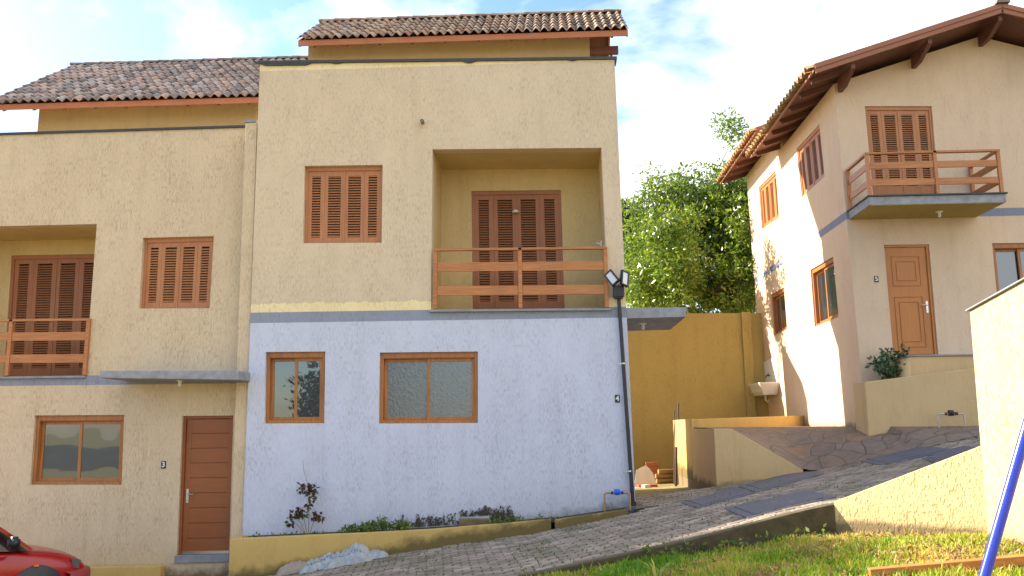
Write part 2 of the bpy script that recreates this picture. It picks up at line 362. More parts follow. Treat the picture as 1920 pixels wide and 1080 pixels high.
def sliding(parent, fr, dep=.07, g='glass', left_front=False):
    b = MB(); f = .055; t = .085
    b.fbox(fr, 0, f, 0, fr.H, -dep-.09, -dep+.02); b.fbox(fr, fr.W-f, fr.W, 0, fr.H, -dep-.09, -dep+.02)
    b.fbox(fr, f, fr.W-f, fr.H-t, fr.H, -dep-.09, -dep+.02); b.fbox(fr, f, fr.W-f, 0, .05, -dep-.09, -dep+.022)
    b.fbox(fr, f, fr.W-f, fr.H-t-.012, fr.H-t-.002, -dep-.09, -dep+.03)
    o = b.build('sliding_window', M['frame'], parent, .004)
    xm = fr.W/2; y0, y1 = .05, fr.H-t-.013
    for k, (a, c, d) in enumerate(((f, xm+.025, -dep-.05), (xm-.035, fr.W-f, -dep-.012))):
        s = MB(); w = .05
        s.fbox(fr, a, a+w, y0, y1, d-.03, d); s.fbox(fr, c-w, c, y0, y1, d-.03, d)
        s.fbox(fr, a+w, c-w, y0, y0+w, d-.03, d-.001); s.fbox(fr, a+w, c-w, y1-w, y1, d-.03, d-.001)
        s.build('sash', M['frame'], o, .003)
        p = MB(); p.fbox(fr, a+w-.004, c-w+.004, y0+w-.004, y1-w+.004, d-.02, d-.014); p.build('pane', M[g], o)
    bb = MB(); bb.fbox(fr, .01, fr.W-.01, .01, fr.H-.01, -dep-.13, -dep-.10); bb.build('interior_shade_sheet', M['dark'], o)  # dark sheet standing for the unlit interior behind the panes
    return o
def handle(parent, fr, u, v, side, w0):
    b = MB(); b.fbox(fr, u-.02, u+.02, v-.11, v+.11, w0, w0+.012); b.lathe(fr.pt(u, v-.055, w0), fr.n, [(0, .018), (.014, .018), (.014, 0)])
    b.tube([fr.pt(u, v+.03, w0), fr.pt(u, v+.03, w0+.05), fr.pt(u+side*.12, v+.03, w0+.055)], .009, 8)
    return b.build('handle', M['metal'], parent, .003)
def railing(parent, posts, zb, H, th=.05, name='balcony_railing'):
    """posts: xy base points (Vectors), rails between consecutive"""
    cent = MB()
    b = MB()
    o = None
    q = MB(); a, c = posts[0], posts[-1]
    tp = MB()
    for i, p in enumerate(posts):
        m = MB(); m.box((p[0], p[1], p[2]+H/2-.01), (.06, .055, H-.02))
        if o is None: o = m.build(name, M['rail'], parent, .004)
        else: m.build('post', M['rail'], o, .004)
    for p, r in zip(posts, posts[1:]):
        p, r = V(p), V(r); d = (r-p).normalized()
        m = MB(); m.bar(p+V((0, 0, H-.005))-d*.03, r+V((0, 0, H-.005))+d*.03, .07, .04); m.build('handrail', M['rail'], o, .004)
        for hh in (.40, .80):
            k = H*(.30 if hh < .5 else .70); m = MB(); m.bar(p+V((0, 0, k))+d*.031, r+V((0, 0, k))-d*.031, .025, .155*H); m.build('plank', M['rail'], o, .003)
    return o
def tile_roof(O, E, Sv, Lx, Ly, pitch=.19, row=.34, amp=.036, nseg=8):
    """corrugated clay tiles on a slope. O eave corner, E along the eave, Sv up the slope (unit)"""
    b = MB(); Nn = E.cross(Sv).normalized(); Nn = Nn if Nn.z > 0 else -Nn
    nc = max(1, round(Lx/pitch)); pitch = Lx/nc; nr = max(1, round(Ly/row)); row = Ly/nr
    for i in range(nc):
        for j in range(nr):
            jx = random.uniform(-.006, .006); jy = random.uniform(-.012, .012); jz = random.uniform(-.004, .006)
            vs = []
            for jj, (vv, lift) in enumerate(((j*row-.03+jy, .032), ((j+1)*row+jy, 0))):
                for k in range(nseg+1):
                    u = k/nseg; h = amp*math.cos(2*math.pi*(u-.5))+lift+jz
                    if u == 0 or u == 1: h -= .002
                    vs.append(O+E*((i+u)*pitch+jx)+Sv*vv+Nn*(h+.05))
            n = nseg+1
            fs = [(k, k+1, n+k+1, n+k) for k in range(nseg)]
            b.add(vs, fs, True, (i+.5, j+.5))
            # lower lip
            lo = [p-Nn*.02 for p in vs[:n]]
            b.add(vs[:n]+lo, [(k, n+k, n+k+1, k+1) for k in range(nseg)], False, (i+.5, j+.5))
    return b, Nn
def ridge_caps(a, c, r=.085, step=.38):
    b = MB(); a, c = V(a), V(c); d = (c-a); n = max(1, round(d.length/step)); d /= n; u = d.normalized(); s = u.cross(V((0, 0, 1))).normalized()
    for i in range(n):
        p = a+d*i-u*.03; q = a+d*(i+1)
        vs = []
        for P_, rr in ((p, r*1.12), (q, r*.92)):
            vs += [P_+s*math.cos(t)*rr+V((0, 0, 1))*(math.sin(t)*rr) for t in [math.pi*k/8 for k in range(9)]]
        b.add(vs, [(k, k+1, 9+k+1, 9+k) for k in range(8)], True, (i+.5, 77.5))
        b.add(vs[:9], [tuple(range(9))], False, (i+.5, 77.5)); b.add(vs[9:], [tuple(range(9))], False, (i+.5, 77.5))
    return b
def leaves(mb_pts, size, name, m, parent=None, jitter=.35, aspect=.42, droop=.2, normal_up=.3):
    """mb_pts: array of leaf base points with outward directions"""
    P_, D_ = mb_pts; n = len(P_)
    sz = size*(1+jitter*rng.uniform(-1, 1, n))[:, None]
    r = rng.normal(size=(n, 3)); d = D_+.7*r; d[:, 2] -= droop; d /= np.linalg.norm(d, axis=1)[:, None]
    w = np.cross(d, rng.normal(size=(n, 3))+np.array([0, 0, normal_up])*2); w /= np.linalg.norm(w, axis=1)[:, None]+1e-9
    nn = np.cross(d, w)
    v = np.empty((n, 5, 3)); off = np.zeros(3); p = parent
    while p is not None: off += np.array(p.location); p = p.parent
    B = P_-off
    v[:, 0] = B; v[:, 1] = B+d*sz*.45+w*sz*aspect*.5+nn*sz*.06; v[:, 2] = B+d*sz; v[:, 3] = B+d*sz*.45-w*sz*aspect*.5+nn*sz*.06; v[:, 4] = B+d*sz*.5-nn*sz*.05
    me = bpy.data.meshes.new(name); idx = np.arange(n)[:, None]*5
    f = np.concatenate([idx+np.array([[0, 1, 2]]), idx+np.array([[0, 2, 3]])], 1).reshape(-1, 3)
    vv = v[:, :4].reshape(-1, 3); idx = np.arange(n)[:, None]*4
    f = np.concatenate([idx+np.array([[0, 1, 2]]), idx+np.array([[0, 2, 3]])], 1).reshape(-1, 3)
    me.vertices.add(len(vv)); me.vertices.foreach_set('co', vv.ravel()); me.loops.add(f.size); me.loops.foreach_set('vertex_index', f.ravel())
    me.polygons.add(len(f)); me.polygons.foreach_set('loop_start', np.arange(len(f))*3); me.polygons.foreach_set('loop_total', np.full(len(f), 3))
    ul = me.uv_layers.new(name='UVMap'); u = np.repeat(rng.uniform(0, 100, (n, 2)), 6, axis=0); ul.data.foreach_set('uv', u.ravel())
    me.update(); me.validate(); me.materials.append(m)
    o = bpy.data.objects.new(name, me); C.objects.link(o)
    if parent is not None: o.parent = parent
    return o

# ================================================================ THE SETTING
def grid(name, xs, ys, fz, m, mask=None):
    b = MB(); ny = len(ys)
    vs = [V((x, y, fz(x, y))) for x in xs for y in ys]
    fs = [(i*ny+j, (i+1)*ny+j, (i+1)*ny+j+1, i*ny+j+1) for i in range(len(xs)-1) for j in range(ny-1) if mask is None or mask((xs[i]+xs[i+1])/2, (ys[j]+ys[j+1])/2)]
    b.add(vs, fs, True); return b.build(name, m)
def fine(a, b, st, far): 
    l = [a+st*i for i in range(int((b-a)/st)+1)]; return [-far, -far/3, -60, -30, -18]+l+[24, 40, 70, far/3, far]
def groundz(x, y):
    if x > 24 or x < -18 or y > 24 or y < -14: return -2.9+ (0 if y < 24 else 0)
    k = kerby(x)+.27
    if y < k: return grassz(x, y) if (x > -6) else min(grassz(x, y), road(x, y)-.12)
    return road(x, y)-.14
soil = simple('dry soil and short turf', (.24, .20, .08), .95, var=.55, scale=9, bump=.02, bscale=25)
tag(grid('ground', fine(-14, 16, .25, 900), fine(-12, 20, .25, 900), groundz, soil), 'dry soil ground', kind='structure')
# road bed, then pavers on it
moss = simple('mossy joint sand', (.05, .06, .02), .95, var=.6, scale=5, bump=.01)
xs = [-14+.2*i for i in range(136)]; ys = [8.4+.1*i for i in range(66)]
def FAR_EDGE(x): return 12.62 if x < 1.25 else (14.9 if x > 1.45 else 12.62)
tag(grid('road_bed', xs, [7.6+.1*i for i in range(74)], lambda x, y: road(x, y)-.012, moss, lambda x, y: y > kerby(x)+.02 and (y < (YE(x)+.06 if x > 4.4 else 14.9)) and (y < 12.62 or x > 1.2 or x < -4.9) and not (x < -4.9 and y > 13.28)), kind='structure')
def pavers():
    b = MB(); a = R(8); ca, sa = math.cos(a), math.sin(a); l, w = .215, .115
    for i in range(-90, 90):
        for j in range(-70, 90):
            u = (i+.5*(j % 2))*l; v = j*w
            x = -2+u*ca-v*sa; y = 11+u*sa+v*ca
            if x < -13.5 or x > 10: continue
            if y < kerby(x)+.1 or y > 14.85: continue
            if y > 12.5 and -4.95 < x < 1.32: continue
            if x < -4.9 and y > 13.2: continue
            if x > 4.35 and y > YE(x)+.03: continue
            g = .0105; hw, hl = w/2-g, l/2-g; z = road(x, y)+random.uniform(-.004, .006)
            dz = [random.uniform(-.003, .003) for _ in range(4)]; rj = random.uniform(-.03, .03)
            vs = []; 
            for (ins, zz) in ((0, -.03), (0, -.006), (.008, 0)):
                for k, (su, sv) in enumerate(((-1, -1), (1, -1), (1, 1), (-1, 1))):
                    du = su*(hl-ins); dv = sv*(hw-ins); A = a+rj
                    X = x+du*math.cos(A)-dv*math.sin(A); Y = y+du*math.sin(A)+dv*math.cos(A)
                    vs.append((X, Y, z+(road(X, Y)-road(x, y))+zz+dz[k]))
            b.add(vs, [(0, 1, 5, 4), (1, 2, 6, 5), (2, 3, 7, 6), (3, 0, 4, 7), (4, 5, 9, 8), (5, 6, 10, 9), (6, 7, 11, 10), (7, 4, 8, 11), (8, 9, 10, 11)], False, (i+.5, j+.5))
    m, t, bs = mat('grey brown concrete pavers'); bs.inputs['Roughness'].default_value = .85
    uv = N(t, 'ShaderNodeUVMap'); wn = N(t, 'ShaderNodeTexWhiteNoise', noise_dimensions='2D'); L(t, uv, 0, wn, 'Vector')
    r = N(t, 'ShaderNodeValToRGB'); r.color_ramp.elements.new(.5)
    for e, cc, p in zip(r.color_ramp.elements, ((.18, .14, .105), (.28, .215, .17), (.37, .305, .25)), (0, .5, 1)): e.position = p; e.color = (*cc, 1)
    c = N(t, 'ShaderNodeTexCoord'); n = N(t, 'ShaderNodeTexNoise', i={'Scale': 2.0, 'Detail': 9.0, 'Roughness': .7}); L(t, c, 'Object', n, 'Vector')
    rr = N(t, 'ShaderNodeMapRange', i={1: .42, 2: .7, 4: .75}); mx = N(t, 'ShaderNodeMixRGB', i={'Color2': (.085, .08, .045, 1)})
    L(t, wn, 'Value', r, 0); L(t, n, 'Fac', rr, 0); L(t, rr, 0, mx, 'Fac'); L(t, r, 0, mx, 'Color1'); L(t, mx, 0, bs, 'Base Color')
    n2 = N(t, 'ShaderNodeTexNoise', i={'Scale': 60.0, 'Detail': 5.0}); L(t, c, 'Object', n2, 'Vector'); bp = N(t, 'ShaderNodeBump', i={'Strength': 1.0, 'Distance': .006}); L(t, n2, 'Fac', bp, 'Height'); L(t, bp, 0, bs, 'Normal')
    return b.build('road', m)
tag(pavers(), 'sloping road of grey brown pavers', kind='structure')
def flagmat(name, cols, scale):
    m, t, b = mat(name); b.inputs['Roughness'].default_value = .75
    c = N(t, 'ShaderNodeTexCoord'); nz = N(t, 'ShaderNodeTexNoise', i={'Scale': 2.5, 'Detail': 2.0}); L(t, c, 'Object', nz, 'Vector')
    ad = N(t, 'ShaderNodeMixRGB', i={'Fac': .22}); L(t, c, 'Object', ad, 'Color1'); L(t, nz, 'Color', ad, 'Color2')
    mp = N(t, 'ShaderNodeMapping'); mp.inputs['Scale'].default_value = (1, 1, .01); L(t, ad, 0, mp, 0)
    v = N(t, 'ShaderNodeTexVoronoi', feature='DISTANCE_TO_EDGE', i={'Scale': scale}); v2 = N(t, 'ShaderNodeTexVoronoi', i={'Scale': scale}); L(t, mp, 0, v, 'Vector'); L(t, mp, 0, v2, 'Vector')
    wn = N(t, 'ShaderNodeSeparateXYZ'); L(t, v2, 'Color', wn, 0)
    r = N(t, 'ShaderNodeValToRGB')
    while len(r.color_ramp.elements) < len(cols): r.color_ramp.elements.new(.5)
    for i, cc in enumerate(cols): r.color_ramp.elements[i].position = i/(len(cols)-1); r.color_ramp.elements[i].color = (*cc, 1)
    L(t, wn, 'X', r, 0); e = N(t, 'ShaderNodeMapRange', i={1: .004, 2: .014}); L(t, v, 'Distance', e, 0)
    n = N(t, 'ShaderNodeTexNoise', i={'Scale': 6.0, 'Detail': 8.0, 'Roughness': .7}); L(t, c, 'Object', n, 'Vector')
    m1 = N(t, 'ShaderNodeMixRGB', blend_type='MULTIPLY', i={'Color2': (.30, .27, .26, 1)}); L(t, n, 'Fac', m1, 'Fac'); L(t, r, 0, m1, 'Color1')
    m2 = N(t, 'ShaderNodeMixRGB', i={'Color1': (.12, .095, .075, 1)}); L(t, e, 0, m2, 'Fac'); L(t, m1, 0, m2, 'Color2'); L(t, m2, 0, b, 'Base Color')
    hh = N(t, 'ShaderNodeMath', operation='MULTIPLY_ADD', i={1: .25}); L(t, n, 'Fac', hh, 0); L(t, e, 0, hh, 2)
    bp = N(t, 'ShaderNodeBump', i={'Strength': 1.0, 'Distance': .015}); L(t, hh, 0, bp, 'Height'); L(t, bp, 0, b, 'Normal')
    return m
M['flag'] = flagmat('pink brown flagstones', [(.27, .20, .15), (.32, .24, .18), (.295, .22, .165), (.37, .235, .14)], 3.4)
M['flag2'] = flagmat('grey flagstones', [(.14, .12, .10), (.2, .17, .15), (.17, .14, .12)], 1.8)
_p1, _p2 = PY(1372, 808, 14.72), PY(1506, 881, 14.72); RAMPE = [(2.8, 1.52), (_p1.x, 1.52), (_p2.x, _p2.z-.004)]
def rampz(x, y):
    e = interp(x, RAMPE)
    if x > RAMPE[-1][0]: e = max(road(x, YE(x))+.006, RAMPE[-1][1])
    y0 = YE(x)+.02; t = (1.3 if x < 3.2 else 2.0 if x < 5.9 else max(.8, 15.05-y0)); t = min(1, max(0, (y-y0)/t)); t = t*(1.5-.5*t); return e*(1-t)+(1.6-.05)*t
tag(grid('driveway_ramp', [2.75+.075*i for i in range(90)], [13.2+.09*i for i in range(18)]+[14.80]+[14.85+.09*i for i in range(62)], rampz, M['flag'], lambda x, y: x > 2.8 and y > (YE(x)-.03 if x > 4.3 else 14.78) and y < 20.3 and not (x > 5.95 and y > 15.75)), kind='structure')
yardz = lambda x, y: 1.6+(-1.235-.033*(y-13))
tag(grid('side_yard', [1.2+.11*i for i in range(18)], [12.9+.25*i for i in range(41)], lambda x, y: (yardz(x, y) if y > 14 else road(x, y)*(14-y)/1.1+yardz(x, y)*(1-(14-y)/1.1))+.006, M['flag2']), kind='structure')
# paved strip before house three's door
tag(grid('door_apron', [-7.6+.1*i for i in range(28)], [12.3+.1*i for i in range(11)], lambda x, y: 1.6-2.33+.02*(x+6)+.004, M['flag2']), kind='structure')

# kerb retaining wall on the near side of the road
b = MB(); kx = [-.4+.25*i for i in range(14)]+[3.0]
kx = sorted(set([x for x in kx if x <= 3.0]))
vs = []
for x in kx:
    y = kerby(x); zt = road(x, y)+.035; zb = grassz(x, y)-.4
    vs += [(x, y, zb), (x, y, zt), (x, y+.13, zt), (x, y+.13, zb)]
b.add(vs, [(4*i+k, 4*i+4+k, 4*i+4+(k+1) % 4, 4*i+(k+1) % 4) for i in range(len(kx)-1) for k in range(4)]+[(0, 1, 2, 3), tuple(4*(len(kx)-1)+k for k in (3, 2, 1, 0))])
tag(b.build('kerb', M['kerb'], None, .012), 'mossy dark concrete kerb wall between road and grass', 'kerb')

# ================================================================ HOUSE FOUR
h4 = thing('row_house', 'tall middle house with lavender lower wall, tan upper wall, niche balcony and tiled roof', 'house', PY(820, 960, 13))
F4 = frY(13, (487.5, 119), (1152, 111), (1193.5, 975), (452.5, 1060))
w_up = frY(13, (571, 311), (717.5, 309), (715.5, 455), (568, 456)); niche = frY(13, (811, 280), (1127.5, 277), (1141, 577.5), (808, 580.5))
w_a = frY(13, (498, 660), (610, 659), (608, 793.5), (496, 794)); w_b = frY(13, (712, 661), (896, 659), (896, 793), (710, 794))
YV = lambda d: V((0, d, 0))
b = MB(); b.prism(F4.c, YV(.2), [w_up.c, niche.c, w_a.c, w_b.c])
def side(b, a, c, y0, y1, t, ztop=None):   # slab running back from the edge a(top) c(bottom), thickness t in x
    a, c = V(a), V(c)
    b.hexa([a+YV(y0), c+YV(y0), c+YV(y0)+V((t, 0, 0)), a+YV(y0)+V((t, 0, 0)), a+YV(y1), c+YV(y1), c+YV(y1)+V((t, 0, 0)), a+YV(y1)+V((t, 0, 0))])
side(b, F4.tr, F4.br, .2, 5.1, -.2); side(b, F4.tl, F4.bl, .2, 5.1, .2)
zt = F4.tr.z; b.hexa([(F4.bl.x, 18.1, -1), (F4.br.x, 18.1, -1), (F4.br.x, 18.3, -1), (F4.bl.x, 18.3, -1), (F4.tl.x, 18.1, zt-.3), (F4.tr.x, 18.1, zt-.3), (F4.tr.x, 18.3, zt-.3), (F4.tl.x, 18.3, zt-.3)])
b.hexa([(F4.tl.x+.2, 13.2, zt-1.1), (F4.tr.x-.2, 13.2, zt-1.1), (F4.tr.x-.2, 18.1, zt-1.1), (F4.tl.x+.2, 18.1, zt-1.1), (F4.tl.x+.2, 13.2, zt-.95), (F4.tr.x-.2, 13.2, zt-.95), (F4.tr.x-.2, 18.1, zt-.95), (F4.tl.x+.2, 18.1, zt-.95)])
b.build('wall', M['h4'], h4)
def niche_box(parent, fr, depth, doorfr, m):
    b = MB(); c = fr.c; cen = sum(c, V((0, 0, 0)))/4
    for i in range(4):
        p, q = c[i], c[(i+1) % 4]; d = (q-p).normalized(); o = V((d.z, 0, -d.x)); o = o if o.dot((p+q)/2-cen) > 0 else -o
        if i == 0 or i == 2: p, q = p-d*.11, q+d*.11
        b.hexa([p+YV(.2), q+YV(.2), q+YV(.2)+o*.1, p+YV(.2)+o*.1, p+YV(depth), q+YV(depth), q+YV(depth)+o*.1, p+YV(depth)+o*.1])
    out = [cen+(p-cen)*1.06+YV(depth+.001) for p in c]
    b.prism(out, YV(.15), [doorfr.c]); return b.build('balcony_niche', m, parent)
d4 = frY(14.102, (884, 358), (1051.5, 356), (1059, 591.5), (886.5, 593))
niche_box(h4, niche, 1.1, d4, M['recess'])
shuttered(h4, w_up, M['shutter']); shuttered(h4, d4, M['shutter_red'], 'balcony_door', True, .05)
sliding(h4, w_a); sliding(h4, w_b, g='glassb')
# balcony sill and railing
b = MB(); l, r = niche.bl, niche.br; b.hexa([l+V((-.02, -.06, -.045)), r+V((.04, -.06, -.045)), r+V((.04, .25, -.045)), l+V((-.02, .25, -.045)), l+V((-.02, -.06, -.008)), r+V((.04, -.06, -.008)), r+V((.04, .25, -.008)), l+V((-.02, .25, -.008))])
b.build('balcony_sill', M['concrete'], h4, .006)
pz = lambda px, py, y: PY(px, py, y)
A, B_, D_ = pz(816, 579, 12.97), pz(976, 578, 12.97), pz(1138, 576.5, 12.97)
H = pz(816, 468, 12.97).z-A.z
railing(h4, [A, B_, D_], 0, H)
# parapet flashing
b = MB(); b.hexa([F4.tl+V((-.03, -.035, -.012)), F4.tr+V((.04, -.035, -.012)), F4.tr+V((.04, .25, -.012)), F4.tl+V((-.03, .25, -.012)), F4.tl+V((-.03, -.035, .035)), F4.tr+V((.04, -.035, .035)), F4.tr+V((.04, .25, .035)), F4.tl+V((-.03, .25, .035))])
for (a, w_, dz) in ((.0, .9, -.05), (1.2, .25, -.03), (3.45, .25, -.045), (5.2, .2, -.03)):
    fx = (F4.tr-F4.tl).normalized(); p = F4.tl+fx*a; b.hexa([p+V((0, -.032, -.012)), p+fx*w_+V((0, -.032, -.012)), p+fx*w_+V((0, -.002, -.012)), p+V((0, -.002, -.012)), p+fx*.1+V((0, -.032, dz)), p+fx*(w_-.1)+V((0, -.032, dz)), p+fx*(w_-.1)+V((0, -.002, dz)), p+fx*.1+V((0, -.002, dz))])
b.build('parapet_flashing', M['cap'], h4)
# set back top storey and roof
WY = 17.0
s_tl, s_tr = PY(579, 60, WY), PY(1105, 60, WY)
zc = zt-.95
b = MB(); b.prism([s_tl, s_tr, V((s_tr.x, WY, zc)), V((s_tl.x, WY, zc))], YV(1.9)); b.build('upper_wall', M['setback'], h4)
EY = 16.5; e_l, e_r = PY(558, 66, EY), PY(1179, 66, EY); rz = PY(880, 37, 18.25).z; ez = (e_l.z+e_r.z)/2
def gable_roof_x(parent, xl, xr, xlr, xrr, ye, ze, yr, zr, yb, zb, mt, skew=0):
    """ridge along X; front eave ye/ze, ridge yr/zr, back eave yb/zb; roofs lean so ends may shift"""
    O = V((xl, ye, ze)); Rg = V((xl, yr, zr)); Sv = (Rg-O).normalized(); E = V((1, 0, 0))
    b, Nn = tile_roof(O, E, Sv, xr-xl, (Rg-O).length, amp=.036)
    ro = b.build('roof', mt, parent)
    xq = xr-skew; O2 = V((xq, yb, zb)); R2 = V((xq, yr, zr)); b2, _ = tile_roof(O2, V((-1, 0, 0)), (R2-O2).normalized(), xq-xl, (R2-O2).length)
    b2.build('roof_back', mt, ro)
    ridge_caps((xl-.02, yr, zr+.05), (xr+.02, yr, zr+.05)).build('ridge_tiles', mt, ro)
    b = MB()   # deck
    b.hexa([(xl+.03, ye+.03, ze-.03), (xr-.03, ye+.03, ze-.03), (xr-.03, yr, zr-.05), (xl+.03, yr, zr-.05), (xl+.03, ye+.03, ze+.0), (xr-.03, ye+.03, ze+.0), (xr-.03, yr, zr-.02), (xl+.03, yr, zr-.02)])
    b.hexa([(xl+.03, yb-.03, zb-.03), (xq-.03, yb-.03, zb-.03), (xq-.03, yr, zr-.05), (xl+.03, yr, zr-.05), (xl+.03, yb-.03, zb), (xq-.03, yb-.03, zb), (xq-.03, yr, zr-.02), (xl+.03, yr, zr-.02)])
    b.build('roof_deck', M['eave'], ro)
    b = MB(); b.box(((xl+xr)/2, ye+.02, ze-.06), (xr-xl-.03, .03, .13)); b.box(((xl+xq)/2, yb-.02, zb-.05), (xq-xl-.06, .03, .14))
    for x in (xl+.03, xr-.03):
        b.bar((x, ye+.04, ze-.06), (x, yr, zr-.07), .03, .14); xo = x-(skew if x > xl+1 else 0); b.bar((xo, yb-.04, zb-.06), (xo, yr, zr-.07), .03, .14)
    b.build('fascia', M['fascia'], ro, .004)
    n = int((xr-xl)/.72)
    for i in range(n+1):
        rf = MB(); x = xl+.35+i*(xr-xl-.7)/n; rf.bar((x, ye+.045, ze-.10), (x, ye+.75, ze-.10+.75*(zr-ze)/(yr-ye)-.02), .05, .09)
        rf.build('rafter', M['eave'], ro)
    return ro
gable_roof_x(h4, e_l.x, e_r.x, 0, 0, EY, ez, 18.25, rz, 19.8, ez-.02, M['tile4'], skew=.22)
# open timber gable end on the right
b = MB(); x0, x1 = s_tr.x+.003, e_r.x-.28
b.box(((x0+x1)/2+.05, WY+.1, ez-.17), (x1-x0+.1, .1, .17)); b.build('gable_beam', M['eave'], h4, .004)
b = MB()
for k in range(5): b.box(((x0+x1)/2-.06, WY+.55, ez-.32-.1*k), (x1-x0-.14, .03, .1004))
b.build('gable_boarding', M['eave'], h4, .003)
b = MB(); b.box((x1-.05, WY+.15, ez-.5), (.05, .06, .55)); b.build('gable_post', M['eave'], h4, .003)
b = MB(); b.hexa([(F4.tl.x, 18.3, -1), (F4.tr.x-.1, 18.3, -1), (F4.tr.x-.1, 18.5, -1), (F4.tl.x, 18.5, -1), (F4.tl.x, 18.3, ez), (F4.tr.x-.3, 18.3, ez), (F4.tr.x-.3, 18.5, ez), (F4.tl.x, 18.5, ez)]); b.build('rear_wall', M['setback'], h4)
# added unseen block, its sloping top shaped to shade the right house's side
b = MB(); b.prism([V((F4.tr.x-.7, 21.0, -1)), V((F4.tr.x-.7, 21.0, 5.3)), V((F4.tr.x-.7, 22.5, 6.4)), V((F4.tr.x-.7, 22.5, -1))], V((.7, 0, 0))); b.build('added_shade_block', M['ochre'], h4)
# side canopy
c4 = frY(13.05, (1174, 577), (1287.5, 576), (1286, 594), (1175, 597)); b = MB(); b.prism([p+V((0, 0, 0)) for p in c4.c], YV(1.8)); cn = b.build('canopy', M['canopy'], h4, .006)
def bulb(parent, p, s=1.0):
    b = MB(); p = V(p); b.lathe(p, (0, 0, -1), [(0, 0), (.065*s, 0), (.065*s, .012*s), (.03*s, .02*s), (.024*s, .05*s), (.03*s, .07*s), (.026*s, .1*s), (0, .112*s)]); return b.build('lamp_socket', M['white'], parent)
bulb(cn, (c4.bl.x+.33, 13.75, c4.bl.z+.004))
# overflow spout, wall lamp in the niche
sp = PY(793, 230, 13); b = MB(); b.tube([sp+V((0, .05, 0)), sp+V((0, -.11, -.01))], .03, 12, cap=False); b.tube([sp+V((0, .05, 0)), sp+V((0, -.108, -.01))], .022, 12)
b.build('overflow_spout', simple('old pvc pipe', (.22, .17, .10), .6), h4)
wl = PL(1121, 367, (niche.tr.x-.0, 0, 0), V((1, 0, .045))); b = MB()
wx = niche.tr.x+(niche.br.x-niche.tr.x)*.3
b.box((wx-.01, 13.75, wl.z), (.03, .07, .1)); b.tube([(wx-.02, 13.75, wl.z), (wx-.1, 13.75, wl.z+.02)], .014, 8); b.build('socket_bracket', M['white'], h4, .004)
dl = PY(967, 397, 14.05); b = MB(); b.lathe(dl+V((0, 0, .03)), (0, 0, -1), [(0, -.01), (.03, 0), (.06, .03), (.064, .04), (0, .042)]); b.build('dome_lamp', M['white'], h4)

# number plates
def text_mesh(txt, size, m, parent, loc, rotm, ext=.002, name='numeral'):
    cu = bpy.data.curves.new('t', 'FONT'); cu.body = txt; cu.size = size; cu.extrude = ext; cu.align_x = 'CENTER'; cu.align_y = 'CENTER'; cu.offset = size*.018
    to = bpy.data.objects.new('t', cu); C.objects.link(to); dg = bpy.context.evaluated_depsgraph_get(); me = bpy.data.meshes.new_from_object(to.evaluated_get(dg))
    bpy.data.objects.remove(to); me.name = name; me.materials.clear(); me.materials.append(m)
    o = bpy.data.objects.new(name, me); C.objects.link(o); o.parent = parent; o.location = loc; o.rotation_euler = rotm; return o
def plate(txt, px, py, y, label, w=.075, h=.12, bx=0):
    p = PY(px, py, y); t = thing('number_plate', label, 'number plate', p, 'black house number plates')
    b = MB(); b.box(p+V((0, -.006, 0)), (w, .01, h)); b.build('plate', M['black'], t, .002)
    text_mesh(txt, h*.95, M['white'], t, (0, -.0125, 0), (R(90), 0, 0))
    return t
plate('4', 1157.5, 747.5, 13, 'small black plate with white number 4 on the lavender wall beside the downpipe')
plate('3', 307, 871.5, 13.3, 'small black plate with white number 3 beside the dark red plank door')
plate('5', 1643, 523.5, 15.7, 'small black plate with white number 5 left of the orange panelled door')

# ================================================================ HOUSE THREE
h3 = thing('row_house', 'tan house at the left edge with dark red door, grey canopy and brown tiles', 'house', PY(220, 1050, 13.3))
F3 = frY(13.3, (-520, 269), (461.5, 238.5), (431, 1085), (-520, 1120))
n3 = frY(13.3, (-135, 427), (181.5, 420), (160, 704), (-150, 708)); w3 = frY(13.3, (268, 446), (401, 442.5), (393, 578), (261, 578.5))
s3 = frY(13.3, (66, 779), (233, 778), (228, 909), (56, 909)); dr3 = frY(13.3, (342, 780), (437.5, 779), (429.5, 1047), (331, 1049))
b = MB(); b.prism(F3.c, YV(.2), [n3.c, w3.c, s3.c, dr3.c]); z3 = F3.tr.z
side(b, F3.tr, F3.br, .2, 5, -.2); side(b, F3.tl, F3.bl, .2, 5, .2)
b.hexa([(F3.bl.x, 18.3, -2), (F3.br.x, 18.3, -2), (F3.br.x, 18.5, -2), (F3.bl.x, 18.5, -2), (F3.tl.x, 18.3, z3-.3), (F3.tr.x, 18.3, z3-.3), (F3.tr.x, 18.5, z3-.3), (F3.tl.x, 18.5, z3-.3)])
b.hexa([(F3.tl.x+.2, 13.5, z3-1.1), (F3.tr.x-.2, 13.5, z3-1.1), (F3.tr.x-.2, 18.3, z3-1.1), (F3.tl.x+.2, 18.3, z3-1.1), (F3.tl.x+.2, 13.5, z3-.9), (F3.tr.x-.2, 13.5, z3-.9), (F3.tr.x-.2, 18.3, z3-.9), (F3.tl.x+.2, 18.3, z3-.9)])
b.build('wall', M['h3'], h3)
d3 = frY(14.402, (22, 479), (188, 476), (176, 716), (6, 718)); niche_box(h3, n3, 1.1, d3, M['recess'])
shuttered(h3, d3, M['shutter_red'], 'balcony_door', True, .05); shuttered(h3, w3, M['shutter']); sliding(h3, s3)
b = MB(); l, r = n3.bl, n3.br; b.hexa([l+V((-.02, -.05, -.04)), r+V((.02, -.05, -.04)), r+V((.02, .25, -.04)), l+V((-.02, .25, -.04)), l+V((-.02, -.05, -.006)), r+V((.02, -.05, -.006)), r+V((.02, .25, -.006)), l+V((-.02, .25, -.006))]); b.build('balcony_sill', M['concrete'], h3, .006)
